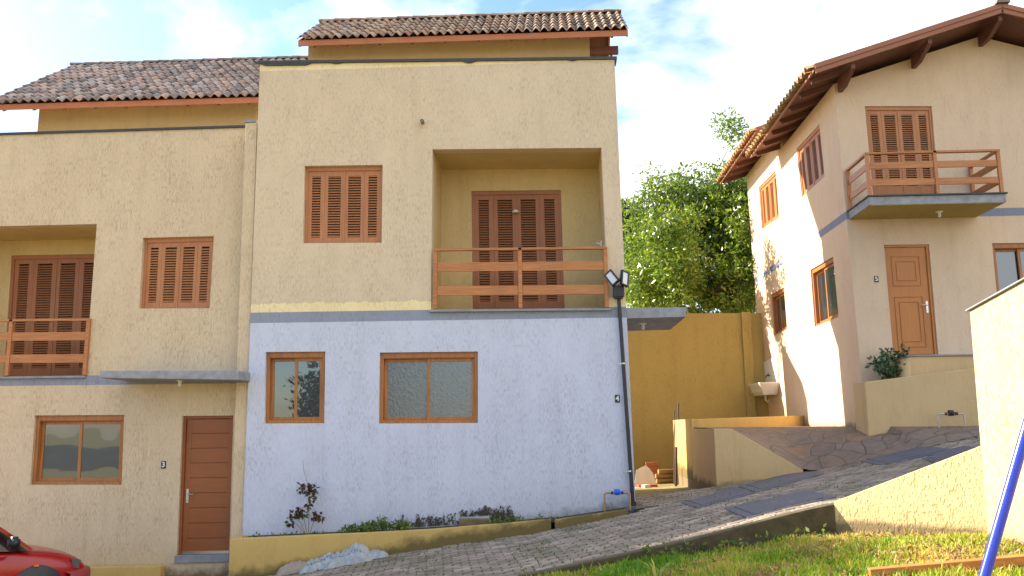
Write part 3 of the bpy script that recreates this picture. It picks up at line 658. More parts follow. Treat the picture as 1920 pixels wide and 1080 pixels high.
A, B_, D_ = PY(-150, 705, 13.27), PY(13, 704.5, 13.27), PY(160, 703.5, 13.27); H = PY(165, 599, 13.27).z-PY(160, 703.5, 13.27).z
railing(h3, [A, B_, D_+V((-.01, 0, 0))], 0, H)
b = MB(); b.hexa([F3.tl+V((-.03, -.03, -.01)), F3.tr+V((0, -.03, -.01)), F3.tr+V((0, .25, -.01)), F3.tl+V((-.03, .25, -.01)), F3.tl+V((-.03, -.03, .03)), F3.tr+V((0, -.03, .03)), F3.tr+V((0, .25, .03)), F3.tl+V((-.03, .25, .03))]); b.build('parapet_flashing', M['cap'], h3)
# party wall pilaster
pil = frY(13.06, (460, 230), (482, 229), (455, 1040), (431, 1040)); b = MB(); b.prism(pil.c, YV(.235)); b.build('pilaster', M['h3'], h3, .01)
b = MB(); b.prism([pil.tl+V((-.02, -.02, 0)), pil.tr+V((-.01, -.02, 0)), pil.tr+V((-.01, -.02, .04)), pil.tl+V((-.02, -.02, .04))], YV(.28)); b.build('pilaster_cap', M['concrete'], h3)
# door with horizontal grooves
b = MB(); dd = -.09
b.fbox(dr3, 0, .04, 0, dr3.H, -.14, -.05); b.fbox(dr3, dr3.W-.03, dr3.W, 0, dr3.H, -.14, -.05); b.fbox(dr3, .04, dr3.W-.03, dr3.H-.045, dr3.H, -.14, -.05)
door = b.build('door', M['door3'], h3, .003)
b = MB(); y0 = .07; y1 = dr3.H-.048; n = 9; st = (y1-y0)/n
b.fbox(dr3, .043, .13, y0, y1, dd-.03, dd+.004); b.fbox(dr3, dr3.W-.095, dr3.W-.033, y0, y1, dd-.03, dd+.004)
for k in range(n): b.fbox(dr3, .13, dr3.W-.095, y0+k*st+.005, y0+(k+1)*st-.005, dd-.03, dd+.003)
b.fbox(dr3, .05, dr3.W-.04, y0+.01, y1-.01, dd-.035, dd-.015); b.build('door_leaf', M['door3'], door, .003)
b = MB(); b.fbox(dr3, .045, dr3.W-.035, y0-.005, y0+.04, dd+.005, dd+.018); b.build('kick_strip', M['metal'], door)
b = MB(); b.fbox(dr3, -.02, dr3.W+.01, -.05, y0-.01, -.15, .03); b.build('threshold', M['concrete'], h3, .005)
handle(door, dr3, .1, dr3.H*.41+.05, 1, dd+.004)
# canopy over the door
c3 = frY(12.5, (187, 695), (447, 694.5), (447, 712.5), (187, 709)); b = MB(); b.prism(c3.c, YV(.795)); cn = b.build('canopy', M['canopy'], h3, .012); bulb(cn, PY(338, 712.3, 12.9)*1.0)
cn2 = cn.children[0]
# set back storey and roof
WY3 = 17.2; a, c = PY(74, 200, WY3), PY(492, 185, WY3); zz = z3-.9
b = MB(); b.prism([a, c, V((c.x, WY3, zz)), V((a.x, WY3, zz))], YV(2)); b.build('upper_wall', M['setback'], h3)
EY3 = 16.6; ze3 = PY(240, 189, EY3).z; xl3 = PY(-25, 196, EY3).x; xr3 = PY(530, 180, EY3).x
zr3 = PY(300, 122, 19.6).z
ro3 = gable_roof_x(h3, xl3, PY(577, 113, 19.6).x, 0, 0, EY3, ze3, 19.6, zr3, 20.9, ze3+.7, M['tile'])

# ledge under house three
b = MB(); p0, p1 = PY(60, 1066, 13.1), PY(300, 1062, 13.1); b.prism([p0, p1, V((p1.x+.05, 13.1, 1.6-2.9)), V((p0.x-2, 13.1, 1.6-2.9)), V((p0.x-2, 13.1, p0.z))], YV(.18))
tag(b.build('plinth_ledge', M['planter'], None, .02), 'low yellow plinth ledge along the foot of the left house wall', 'ledge')

# ================================================================ HOUSE FIVE
h5 = thing('detached_house', 'two storey cream house on the right with gable roof, projecting balcony and orange door', 'house', PY(1700, 800, 15.7))
FY5 = 15.7
ct, cb = PY(1563, 150, FY5), PY(1624, 800, FY5)
edge = (ct-cb).normalized()
def cpt(z): return cb+(ct-cb)*((z-cb.z)/(ct.z-cb.z))
SN = edge.cross(YN).normalized(); SN = SN if SN.x < 0 else -SN   # outward normal of the side wall (faces left)
def PS(px, py): return PL(px, py, cb, SN)
XR = 12.6
EX = 5.1; apex = PY(1878, 14, 14.85)
xa = apex.x
# roof planes: ridge along Y at x = xa
e0 = PY(1527, 128, 14.85); zr5 = apex.z; slope = (zr5-e0.z)/(xa-e0.x)
def roofz(x): return zr5-slope*abs(x-xa)
ztc = 0
# wall corner height where wall meets roof underside
def solve_corner(off):
    z = 7.5
    for _ in range(20): z = roofz(cpt(z).x)-off
    return z
zc5 = solve_corner(.16)
C5 = cpt(zc5)
b = MB()
dr5 = frY(FY5, (1657.5, 459), (1742, 458), (1759.5, 664.5), (1675, 666)); sd5 = frY(FY5, (1621.5, 199), (1747, 199), (1761, 372), (1637.5, 372))
sl5 = frY(FY5, (1860, 456), (1965, 455), (1985, 590), (1873, 592))
XRb = 2*xa-C5.x
b.prism([cpt(.9), C5, V((xa, FY5, zr5-.16)), V((XRb, FY5, zc5)), V((XRb, FY5, .9))], YV(.2), [dr5.c, sd5.c, sl5.c])
# side wall with window holes (main height), thickness inward
Y1, Y2 = 19.4, 22.9
STEP = .42
sw = [Fr(PS(1494, 278.5), PS(1536, 233.5), PS(1546, 331), PS(1503.5, 370), SN), Fr(PS(1423, 351), PS(1454.5, 319.5), PS(1461, 407.5), PS(1428.5, 430), SN),
      Fr(PS(1519.5, 506), PS(1562, 481), PS(1572.5, 594), PS(1527.5, 613), SN), Fr(PS(1445, 553), PS(1470, 538.5), PS(1476, 617), PS(1450.5, 630), SN)]
def sidept(y, z): p = cpt(z); return V((p.x, y, z))
outer = [sidept(FY5+.2, .9), sidept(Y2, .9), sidept(Y2, zc5+STEP), sidept(Y1, zc5+STEP), sidept(Y1, zc5), sidept(FY5+.2, zc5)]
b.prism(outer, -SN*.2, [f.c for f in sw])
b.prism([sidept(Y2, .9), sidept(Y2, zc5+STEP), V((xa, Y2, zr5+STEP-.16)), V((XRb, Y2, zc5+STEP)), V((XRb, Y2, .9))], YV(.2))
b.box((XRb-.1, (FY5+Y2)/2, (zc5+.9)/2), (.2, Y2-FY5-.4, zc5-.9))
b.build('wall', M['h5'], h5)
shuttered(h5, sw[0], M['shutter'], dep=.05); shuttered(h5, sw[1], M['shutter'], dep=.05); sliding(h5, sw[2], .05); sliding(h5, sw[3], .05)
shuttered(h5, sd5, M['shutter'], 'balcony_door', True, .06); sliding(h5, sl5, .05)
# orange panelled door
b = MB(); b.fbox(dr5, 0, .02, 0, dr5.H, -.12, -.04); b.fbox(dr5, dr5.W-.05, dr5.W, 0, dr5.H, -.12, -.03); b.fbox(dr5, .02, dr5.W-.05, dr5.H-.04, dr5.H, -.12, -.03)
door = b.build('door', M['door5'], h5, .003)
b = MB(); b.fbox(dr5, .022, dr5.W-.052, .01, dr5.H-.042, -.10, -.06); dw = dr5.W
for (v0, v1) in ((.10, dr5.H*.53), (dr5.H*.60, dr5.H*.90)):
    for ins, w_ in ((0, .018), (.10, .014)):
        u0, u1, a0, a1 = .13+ins*.8, dw-.17-ins*.8, v0+.05+ins, v1-ins
        for q in ((u0, u1, a0, a0+w_), (u0, u1, a1-w_, a1), (u0, u0+w_, a0+w_, a1-w_), (u1-w_, u1, a0+w_, a1-w_)): b.fbox(dr5, *q, -.061, -.045)
b.build('door_leaf', M['door5'], door, .003); handle(door, dr5, dw-.11, dr5.H*.43, -1, -.06)
# balcony
BY = 14.65
q = [PY(1629, 366, BY), PY(1886, 364.5, BY)]; zb_t = (q[0].z+q[1].z)/2; xl5, xr5 = q[0].x, q[1].x
b = MB(); b.box(((xl5+xr5)/2, (BY+FY5)/2, zb_t-.085), (xr5-xl5, FY5-BY-.004, .15)); bal = b.build('balcony_slab', M['canopy'], h5, .006)
b = MB(); b.box(((xl5+xr5)/2, (BY+FY5)/2-.015, zb_t+.005), (xr5-xl5+.05, FY5-BY-.004+.03, .025)); b.build('slab_edging', M['cap'], bal)
b = MB(); b.box(((xl5+xr5)/2, (BY+FY5)/2, zb_t-.165), (xr5-xl5-.05, FY5-BY-.01, .006)); b.build('slab_underside', M['ochre'], bal)
bulb(bal, (PY(1761, 395, 15.2).x, 15.2, zb_t-.168))
ztr = PY(1700, 285, BY).z; H = ztr-zb_t-.02
zz = zb_t+.02
P5 = [V((xl5+.03, FY5-.05, zz)), V((xl5+.03, BY+.03, zz)), V((PY(1757, 330, BY).x, BY+.03, zz)), V((xr5-.05, BY+.03, zz)), V((xr5-.05, FY5-.05, zz))]
railing(h5, P5, 0, H)
# tiled roof
def roof5(y0, y1, dz, name):
    zt_ = zr5+dz; mk = None
    for sgn in (1, -1):
        O = V((xa-sgn*(xa-e0.x), y0, e0.z+dz)) if sgn == 1 else V((xa+(xa-e0.x), y0, e0.z+dz))
        Rr = V((xa, y0, zt_)); Sv = (Rr-O).normalized(); b, _ = tile_roof(O-Sv*.09, V((0, 1, 0)), Sv, y1-y0, (Rr-O).length+.09, pitch=.21, amp=.045)
        o = b.build('roof' if mk is None else 'roof_far_slope', M['tile5'], h5 if mk is None else mk)
        if mk is None: mk = o
    ridge_caps((xa, y0-.06, zt_+.06), (xa, y1, zt_+.06), .11).build('ridge_tiles', M['tile'], mk)
    b = MB()
    for sgn in (1, -1):
        xe = xa-sgn*(xa-e0.x-.03); ze = e0.z+dz
        b.hexa([(xe, y0+.03, ze-.03), (xa, y0+.03, zt_-.03), (xa, y1-.02, zt_-.03), (xe, y1-.02, ze-.03), (xe, y0+.03, ze), (xa, y0+.03, zt_), (xa, y1-.02, zt_), (xe, y1-.02, ze)])
    b.build('roof_deck', M['eave'], mk)
    b = MB()
    for sgn in (1, -1):
        xe = xa-sgn*(xa-e0.x); ze = e0.z+dz
        b.bar((xe, y0+.0, ze-.02), (xa, y0+.0, zt_-.02), .035, .17, upv=(0, 0, 1)); b.bar((xe, y0-.025, ze+.03), (xa, y0-.025, zt_+.03), .03, .09)
        b.box((xe, (y0+y1)/2, ze-.03), (.03, y1-y0, .05))
    b.build('barge_board', M['barge'], mk, .004)
    return mk
r5 = roof5(14.85, Y1+.55, 0, 'roof'); r5b = roof5(Y1-.1, Y2+.75, STEP, 'roof')
y = 15.3
while y < Y2+.6:
    dz = STEP if y > Y1+.3 else 0
    xe = e0.x+.06; xi = cpt(zc5).x+.1
    b = MB(); b.bar((xe, y, roofz(xe)-.09+dz), (xi, y, roofz(xi)-.09+dz), .06, .11, upv=(0, 0, 1)); y += .72; b.build('rafter', M['eave'], h5, .004)
for x in [PY(1597, 100, 14.95).x, PY(1745, 100, 14.95).x, xa, 2*xa-PY(1745, 100, 14.95).x, 2*xa-PY(1597, 100, 14.95).x]:
    b = MB(); z = roofz(x)-.13
    b.prism([V((x-.04, 14.93, z)), V((x-.04, 14.93, z-.09)), V((x-.04, 15.4, z-.25)), V((x-.04, FY5-.002, z-.25)), V((x-.04, FY5-.002, z))], V((.08, 0, 0))); b.build('purlin_bracket', M['eave'], h5, .004)
# landing and planter wall before the house
b = MB(); l0 = PY(1706, 669, 15.3); r0 = PY(1826, 664, 15.3)
b.box(((l0.x+10.5)/2, 15.5, l0.z-1.0), (10.5-l0.x, .39, 2.0)); b.lathe((l0.x, 15.5, l0.z-2.0), (0, 0, 1), [(.195, 0), (.195, 2.0), (0, 2.0)], 24)
b.build('landing', M['rampwall'], h5)
b = MB(); b.box(((l0.x+10.5)/2-.04, 15.49, l0.z+.018), (10.6-l0.x, .42, .03)); b.build('landing_coping', M['concrete'], h5, .005)
pwm = M['rampwall']
b = MB(); a, c = PY(1621, 716, 15.1), PY(1832, 690, 14.75); c2 = a+(c-a)*2.6
b.hexa([V((a.x, a.y, .9)), V((c2.x, c2.y, .9)), V((c2.x, c2.y+.14, .9)), V((a.x, a.y+.14, .9)), a, c2, c2+YV(.14), a+YV(.14)])
b.hexa([V((a.x, a.y+.14, .9)), V((a.x+.13, a.y+.14, .9)), V((a.x+.13, FY5-.003, .9)), V((a.x, FY5-.003, .9)), V((a.x, a.y+.14, a.z)), V((a.x+.13, a.y+.14, a.z)), V((a.x+.13, FY5-.003, a.z)), V((a.x, FY5-.003, a.z))])
tag(b.build('planter_wall', pwm, None, .012), 'sloping cream planter wall in front of the orange door and shrub', 'wall')
b = MB(); b.prism([V((a.x+.13, 15.2, a.z-.12)), V((10, 15.0, a.z+.0)), V((10, 15.68, a.z)), V((a.x+.13, 15.68, a.z-.12))], V((0, 0, .03))); tag(b.build('planter_soil', soil), 'dark soil in the raised planter', kind='structure')
pa5 = a

# ================================================================ WALLS OF THE YARD
by = 22.6
tl, tr = PY(1120, 588, by), PY(1436, 587, by)
b = MB(); b.prism([V((1.3, by, -.5)), V((1.3, by, tl.z)), V((tr.x+.3, by, tr.z)), V((tr.x+.3, by, -.5))], YV(.2))
bw = b.build('boundary_wall', M['ochre']); tag(bw, 'tall ochre boundary wall at the back of the yard below the tree', 'wall')
p = PY(1392, 587, by); b = MB(); b.box((p.x+.08, by-.04, p.z/2-.25+.02), (.24, .076, p.z+.5)); b.build('pier', M['ochre'], bw)
# ramp retaining wall (left face, front triangle) and oblique parapet
X0 = PY(1335, 808, 14.9).x; zt0 = 1.6-.07
b = MB()
b.hexa([(X0, 14.85, .1), (X0+.14, 14.85, .1), (X0+.14, 19.6, 0), (X0, 19.6, 0), (X0, 14.85, zt0), (X0+.14, 14.85, zt0), (X0+.14, 19.6, zt0), (X0, 19.6, zt0)])
p1, p2 = PY(1372, 808, 14.72), PY(1506, 881, 14.72)
b.prism([V((X0, 14.72, .1)), V((X0, 14.72, zt0+.003)), V((p1.x, 14.72, zt0+.003)), V((p2.x, 14.72, p2.z)), V((p2.x, 14.72, .1))], YV(.128))
rw = b.build('ramp_wall', M['rampwall'], None, .008); tag(rw, 'cream retaining wall of the driveway ramp with a triangular front', 'wall')
b = MB(); a1 = V((X0+.01, 17.1, 0)); a2 = V((PS(1483, 790).x+.05, 19.55, 0)); t0 = PY(1295, 786, 17.1).z; t1 = t0+.08
b.hexa([a1+V((0, 0, 1.3)), a2+V((0, 0, 1.3)), a2+V((0, .15, 1.3)), a1+V((0, .15, 1.3)), a1+V((0, 0, t0)), a2+V((0, 0, t1)), a2+V((0, .15, t1)), a1+V((0, .15, t0))])
b.box((X0+.07, 18.4, (t0+.5)/2), (.15, 2.5, t0-.5)); 
tag(b.build('terrace_parapet', M['planter'], None, .008), 'low yellow parapet along the back of the flagstone terrace', 'wall')
# planter wall of house four
top = [(431, 1011), (460, 1009.5), (691, 999), (808, 993), (960, 980.5), (1033, 974)]; top2 = [(1040, 975), (1177, 955)]
py_ = 12.5
b = MB(); b.prism([PY(a, c, py_) for a, c in top]+[V((PY(1033, 974, py_).x, py_, -.2)), V((PY(431, 1011, py_).x, py_, -1.2))], YV(.13)); pw = b.build('planter_wall', M['planter'], None, .01)
tag(pw, 'low yellow planter wall stepping up along the lavender house front', 'wall')
b = MB(); b.prism([PY(a, c, py_) for a, c in top2]+[V((PY(1180, 974, py_).x, py_, -.2)), V((PY(1040, 974, py_).x, py_, -.2))], YV(.12)); b.build('kerb_piece', M['planter'], pw, .01)
b = MB(); xs_ = [PY(a, c, py_) for a, c in top+top2]
vs = []
for p in xs_: vs += [(p.x, py_+.12, p.z-.05), (p.x, 13.0, p.z-.02)]
b.add(vs, [(2*i, 2*i+2, 2*i+3, 2*i+1) for i in range(len(xs_)-1)], True); tag(b.build('planter_bed', simple('dark garden soil', (.05, .04, .025), .95, var=.6, scale=20, bump=.03)), 'dark soil bed behind the planter wall', kind='structure')
lp = PY(431, 1011, py_); b = MB(); b.box((lp.x+.06, 12.78, lp.z-.45), (.12, .3, .9)); b.build('planter_end', M['planter'], pw)
# low wall beside the grass and the tall right wall
k0 = V((3.0, 9.02, 0)); T0 = onfun(1563, 941, lambda x, y: 1.6-.81); 
a = V((PY(1563, 941, 9.0).x, 9.0, PY(1563, 941, 9.0).z)); LY = 8.0; c = PY(1841, 835, LY); 
b = MB(); th = V((.5, .6, 0)).normalized()*.14
b.hexa([V((a.x, a.y, .1)), V((c.x, c.y, .1)), V((c.x, c.y, .1))+th, V((a.x, a.y, .1))+th, a, c, c+th, a+th]); tag(b.build('low_wall', M['lowwall'], None, .008), 'low pale yellow wall with rough render rising beside the grass', 'wall')
b = MB(); wt = PY(1818, 583, LY); wb = PY(1850, 980, LY); far_ = V((.62, -8.0, 0))
wt2 = wt+V((.30, -7.6, 1.15)); wb2 = V((wb.x+.42, wb.y-7.6, .0)); wb = V((wb.x, wb.y, .2))
# extend the edge line down
e_ = (PY(1850, 980, LY)-wt); wb = wt+e_*1.2
tx = V((.2, .02, 0))
b.hexa([wb, wb+V((.42, -7.6, 0)), wb+V((.42, -7.6, 0))+tx, wb+tx, wt, wt2, wt2+tx, wt+tx]); rwall = b.build('boundary_wall', M['rightwall'], None, .006)
tag(rwall, 'tall sunlit cream wall at the right edge with sloping top', 'wall')
b = MB(); b.hexa([wt+V((-.03, .02, 0)), wt2+V((-.03, 0, 0)), wt2+tx+V((.03, 0, 0)), wt+tx+V((.03, .02, 0)), wt+V((-.03, .02, .012)), wt2+V((-.03, 0, .012)), wt2+tx+V((.03, 0, .012)), wt+tx+V((.03, .02, .012))]); b.build('coping', M['concrete'], rwall)

# ================================================================ ROAD COVERS
cover_m = simple('blue grey cement cover', (.085, .09, .115), .7, var=.25, scale=4, bump=.004)
def cover(q, label, inner=None):
    w = [onfun(x, y, road) for x, y in q]; cen = sum(w, V((0, 0, 0)))/4
    t = thing('utility_cover', label, 'cover', cen, 'cement utility covers in the road')
    b = MB(); b.hexa([p+V((0, 0, -.05)) for p in w]+[p+V((0, 0, .014)) for p in w]); b.build('frame', cover_m, t, .004)
    b = MB(); k = inner or .80; v = [cen+(p-cen)*k for p in w]; b.hexa([p+V((0, 0, .0)) for p in v]+[p+V((0, 0, .022)) for p in v]); b.build('lid', cover_m, t, .004)
cover([(1277, 944), (1308, 953), (1416, 925.5), (1381, 914)], 'grey cement cover in the road nearest the lavender house')
cover([(1384, 913), (1419, 924.5), (1545, 889), (1495, 884.5)], 'grey cement cover in the road beside the triangular ramp wall')
cover([(1357, 955), (1402, 973), (1568, 933), (1512, 920)], 'large grey cement cover at the road edge above the kerb')
cover([(1598, 863), (1652, 873), (1795, 844), (1722, 837)], 'grey cement cover in the upper road before the planter wall')
cover([(1730, 861), (1752, 868), (1838, 841), (1806, 837)], 'grey cement cover in the upper road close behind the low yellow wall')

# ================================================================ FIXTURES
# downpipe pole with floodlights
pt, pbm = PY(1160, 556, 12.93), PY(1187, 948, 12.93)
fl = thing('floodlight', 'black twin floodlight with control box on a long black pole at the house corner', 'floodlight', pbm)
b = MB(); b.tube([pt, pbm], .03, 12); b.box(pbm+V((0, 0, .03)), (.09, .09, .06)); b.build('pole', M['black'], fl)
for (x, y) in ((1168.5, 682), (1180.5, 884)):
    p = PY(x, y, 12.93); b = MB(); b.lathe(p+V((0, 0, -.015)), (0, 0, 1), [(.031, 0), (.036, 0), (.036, .03), (.031, .03)], 14); b.box(p+V((-.01, .035, 0)), (.09, .012, .026)); b.build('clamp', M['metal'], fl)
p = PY(1159.5, 547, 12.9); b = MB(); b.box(p, (.17, .13, .18)); b.box(p+V((0, 0, -.1)), (.13, .1, .03)); b.build('control_box', M['black'], fl, .008)
def head(c, rot, yawz, parent):
    m = Matrix.Translation(c)@Matrix.Rotation(yawz, 4, 'Z')@Matrix.Rotation(rot, 4, 'Y')@Matrix.Rotation(R(-8), 4, 'X')
    def bx(b, cx, cy, cz, sx, sy, sz):
        q = [(-1, -1), (1, -1), (1, 1), (-1, 1)]; b.hexa([m@V((cx+i*sx/2, cy+j*sy/2, cz-sz/2)) for i, j in q]+[m@V((cx+i*sx/2, cy+j*sy/2, cz+sz/2)) for i, j in q])
    b = MB(); W_, H_ = .15, .25
    bx(b, 0, .015, 0, W_, .03, H_); bx(b, -W_/2+.012, -.008, 0, .024, .02, H_); bx(b, W_/2-.012, -.008, 0, .024, .02, H_); bx(b, 0, -.008, H_/2-.012, W_-.05, .02, .024); bx(b, 0, -.008, -H_/2+.012, W_-.05, .02, .024)
    for k in range(5): bx(b, -.05+.025*k, .04, 0, .006, .02, H_*.8)
    o = b.build('lamp_head', M['black'], parent, .003)
    b = MB(); bx(b, 0, -.004, 0, W_-.05, .006, H_-.05); b.build('lens', M['panelw'], o)
head(PY(1147, 521, 12.8), R(-38), R(-25), fl); head(PY(1171.5, 522, 12.8), R(14), R(38), fl)
b = MB(); j = PY(1160.5, 532, 12.85); b.tube([p+V((0, 0, .08)), j], .014, 8); b.tube([j, PY(1151, 532, 12.84)], .012, 8); b.tube([j, PY(1168, 533, 12.84)], .012, 8); b.build('bracket', M['metal'], fl)
b = MB(); r_ = PY(1160.5, 524, 12.86); b.lathe(r_+V((0, 0, -.025)), (0, 0, 1), [(.014, 0), (.016, .02), (.012, .045), (0, .05)], 12); b.build('photocell', simple('dark red plastic', (.25, .01, .03), .4), fl)
# water meters
def meter(px, py, y, label, bodycol, s=1.0, below=None, pipec=(.35, .21, .08)):
    p = PY(px, py, y); t = thing('water_meter', label, 'water meter', p, None); pm = simple('tan pipe', pipec, .5)
    b = MB(); w = .19*s; dz = below
    b.tube([p+V((-w, 0, -dz)), p+V((-w, 0, -.015)), p+V((-w+.03, 0, 0)), p+V((w-.03, 0, 0)), p+V((w, 0, -.015)), p+V((w, 0, -dz*.92))], .013*s, 8)
    b.tube([p+V((-w, 0, -dz*.62)), p+V((-w, 0, -dz*.5))], .02*s, 8); b.build('pipes', pm, t)
    b = MB(); b.lathe(p+V((0, -.0, -.03*s)), (0, 0, 1), [(.0, 0), (.042*s, 0), (.045*s, .06*s), (.04*s, .075*s), (.04*s, .085*s), (0, .087*s)], 16); b.box(p+V((.075*s, 0, .005)), (.05*s, .03*s, .045*s)); b.build('meter_body', simple('meter '+label[:8], bodycol, .35), t)
    b = MB()
    for q in (-.09, .06): b.tube([p+V((q*s, 0, 0)), p+V(((q+.03)*s, 0, 0))], .022*s, 8)
    b.build('couplings', M['black'], t)
meter(1157, 924, 12.85, 'blue water meter on tan pipes at the foot of the lavender wall', (.01, .12, .75), 1.0, .27)
meter(1783, 776, 14.62, 'dark water meter on thin pipes against the cream planter wall', (.03, .02, .02), 1.15, .26, (.5, .42, .3))
# laundry sink on the side wall
st = thing('laundry_sink', 'white wall mounted laundry sink with splash panel on the sunlit house side', 'sink', PS(1445, 740))
spn = Fr(PS(1432, 679), PS(1459, 668), PS(1461, 716), PS(1434, 721), SN); b = MB(); b.fbox(spn, 0, spn.W, 0, spn.H, .002, .03); b.build('splash_panel', M['white'], st, .006)
P0, P1 = spn.bl, spn.br; nx = SN
def sk(u, w, z): return P0+(P1-P0)*u+nx*w+V((0, 0, z))
b = MB(); z0 = -.03
rim = [sk(-.02, .0, z0), sk(1.02, .0, z0), sk(1.02, .5, z0), sk(-.02, .5, z0)]; low = [sk(.12, .02, z0-.28), sk(.88, .02, z0-.28), sk(.88, .36, z0-.28), sk(.12, .36, z0-.28)]
cen = sum(rim, V((0, 0, 0)))/4; inr = [cen+(p-cen)*.86 for p in rim]; inl = [cen+(p-cen)*.7+V((0, 0, -.2)) for p in rim]
b.add(rim+low, [(0, 1, 5, 4), (1, 2, 6, 5), (2, 3, 7, 6), (3, 0, 4, 7), (4, 5, 6, 7)]); up_ = [p+V((0, 0, .03)) for p in rim]
b.add(rim+up_, [(0, 1, 5, 4), (1, 2, 6, 5), (2, 3, 7, 6), (3, 0, 4, 7)]); inu = [p+V((0, 0, .03)) for p in inr]
b.add(up_+inu, [(0, 1, 5, 4), (1, 2, 6, 5), (2, 3, 7, 6), (3, 0, 4, 7)]); b.add(inu+inl, [(0, 1, 5, 4), (1, 2, 6, 5), (2, 3, 7, 6), (3, 0, 4, 7), (4, 5, 6, 7)])
b.build('basin', M['white'], st)
b = MB(); d = sk(.5, .18, z0-.28); b.tube([d, d+V((0, 0, -.12)), d+V((.05, 0, -.17)), d+V((.1, .02, -.12))], .028, 10); b.build('waste_pipe', M['white'], st)
b = MB(); f = sk(.5, .03, .2); b.tube([f, f+nx*.1, f+nx*.12+V((0, 0, -.05))], .014, 8); b.tube([f+nx*.05+V((0, -.06, .05)), f+nx*.05+V((0, .06, .03))], .01, 8); b.build('tap', M['black'], st)
# blue pole and timber edging
g0 = V((PY(1832, 1100, 3.6).x-.05, 3.6, .0)); q0, q1 = PY(1846, 1080, 3.6), PY(1921, 818, 3.6); dd_ = (q1-q0); q2 = q0-dd_*((q0.z-.02)/dd_.z); q3 = q0+dd_*4.1
b = MB(); b.tube([q2, q3], .0215, 20)
bp_ = b.build('swing_pole', simple('glossy blue paint', (.03, .05, .48), .25, var=.1, scale=20)); tag(bp_, 'slanting glossy blue metal pole at the lower right edge', 'pole')
b = MB(); s0, s1 = onfun(1660, 1087, grassz), onfun(1960, 1068, grassz); s0 = V((s0.x, s0.y, 0)); s1 = V((s1.x, s1.y, 0)); dv = (s1-s0); s0 -= dv*.1; s1 += dv*.05
z0 = grassz(s0.x, s0.y)+.06; z1 = grassz(s1.x, s1.y)+.08; b.bar(s0+V((0, 0, z0)), s1+V((0, 0, z1)), .09, .07)
tag(b.build('timber_edging', wood('orange pine', (.60, .25, .07), .6, 'x'), None, .006), 'orange timber beam lying along the near edge of the grass', 'timber')  # orange is the beam's own wood colour

# ================================================================ SMALL THINGS
# cement sacks
sackm = simple('grey plastic sacking', (.30, .32, .33), .35, var=.45, scale=14, bump=.012, bscale=18)
sackb = simple('brown paper sack', (.30, .24, .19), .7, var=.3, scale=12, bump=.012, bscale=18)
blue = simple('blue print', (.03, .10, .28), .5)
def sack(q, sz, rz, label, m, printed=False, seed=1):
    yy = 12.47-sz[1]/2*abs(math.cos(rz))-sz[0]*.25*abs(math.sin(rz)); p = PY(q[0], q[1], yy); p.z = road(p.x, p.y)-.01; t = thing('sack', label, 'sack', p, 'sacks dumped against the planter wall')
    b = MB(); mr = Matrix.Rotation(rz, 3, 'Z'); n = 44; vs = []
    def hg(x, y):
        r = (max(0, 1-abs(x)**3)*max(0, 1-abs(y)**3))**.6
        w = 1+.5*noise.noise(V((x*1.3+seed, y*1.3, seed)))+.22*abs(noise.noise(V((x*3.5+seed+y, y*3.5-x, 5))))*2-.12+.10*noise.noise(V((x*9, y*9+seed, 2)))
        return sz[2]*r*w
    def wp(x, y, z):
        q_ = p+mr@V((x*sz[0]/2*(1+.07*math.sin(y*4+seed)+.03*math.sin(y*11)), y*sz[1]/2*(1+.08*math.sin(x*5+seed)+.03*math.sin(x*13)), 0)); q_.z = road(q_.x, q_.y)+z; return q_
    for i_ in range(n+1):
        for j_ in range(n+1): x, y = i_/n*2-1, j_/n*2-1; vs.append(wp(x, y, hg(x, y)+.004))
    b.add(vs, [(a*(n+1)+c, (a+1)*(n+1)+c, (a+1)*(n+1)+c+1, a*(n+1)+c+1) for a in range(n) for c in range(n)], True); b.build('sack_body', m, t)
    if printed:
        k = MB()
        for i in range(9):
            for rr in range(2):
                x = -.6+i*.145; y = -.62+rr*.26; u = .05 if (i+rr) % 3 else .02
                for (xa_, ya_, xb_, yb_) in (((x-u, y, x+u, y)), ((x, y-.06, x, y+.06)) if i % 2 else ((x-u, y+.07, x+u, y+.07))):
                    k.bar(wp(xa_, ya_, hg(xa_, ya_)+.007), wp(xb_, yb_, hg(xb_, yb_)+.007), .010, .004)
        k.build('print', blue, t)
    return t
sack((553, 1067), (.50, .30, .12), R(10), 'small brown grey sack lying leftmost on the pavers', sackb, seed=2)
sack((603, 1060), (.58, .40, .15), R(14), 'grey sack slumped between the brown sack and the heaped ones', sackm, True, 4)
sack((655, 1046), (.62, .42, .20), R(9), 'bulging grey sack at the middle of the dumped row', sackm, True, 6)
sack((690, 1043), (.55, .26, .10), R(12), 'flat crumpled sack nearest the weeds at the right end', sackm, seed=9)
# loose brick in planter
p = PY(889, 980, 12.8); b = MB(); b.box((p.x, 12.8, p.z-.02), (.45, .12, .16)); tag(b.build('concrete_block', simple('mossy block', (.15, .11, .05), .95, var=.6, scale=10, bump=.01), None, .012), 'mossy brown concrete block lying in the planter bed', 'block')
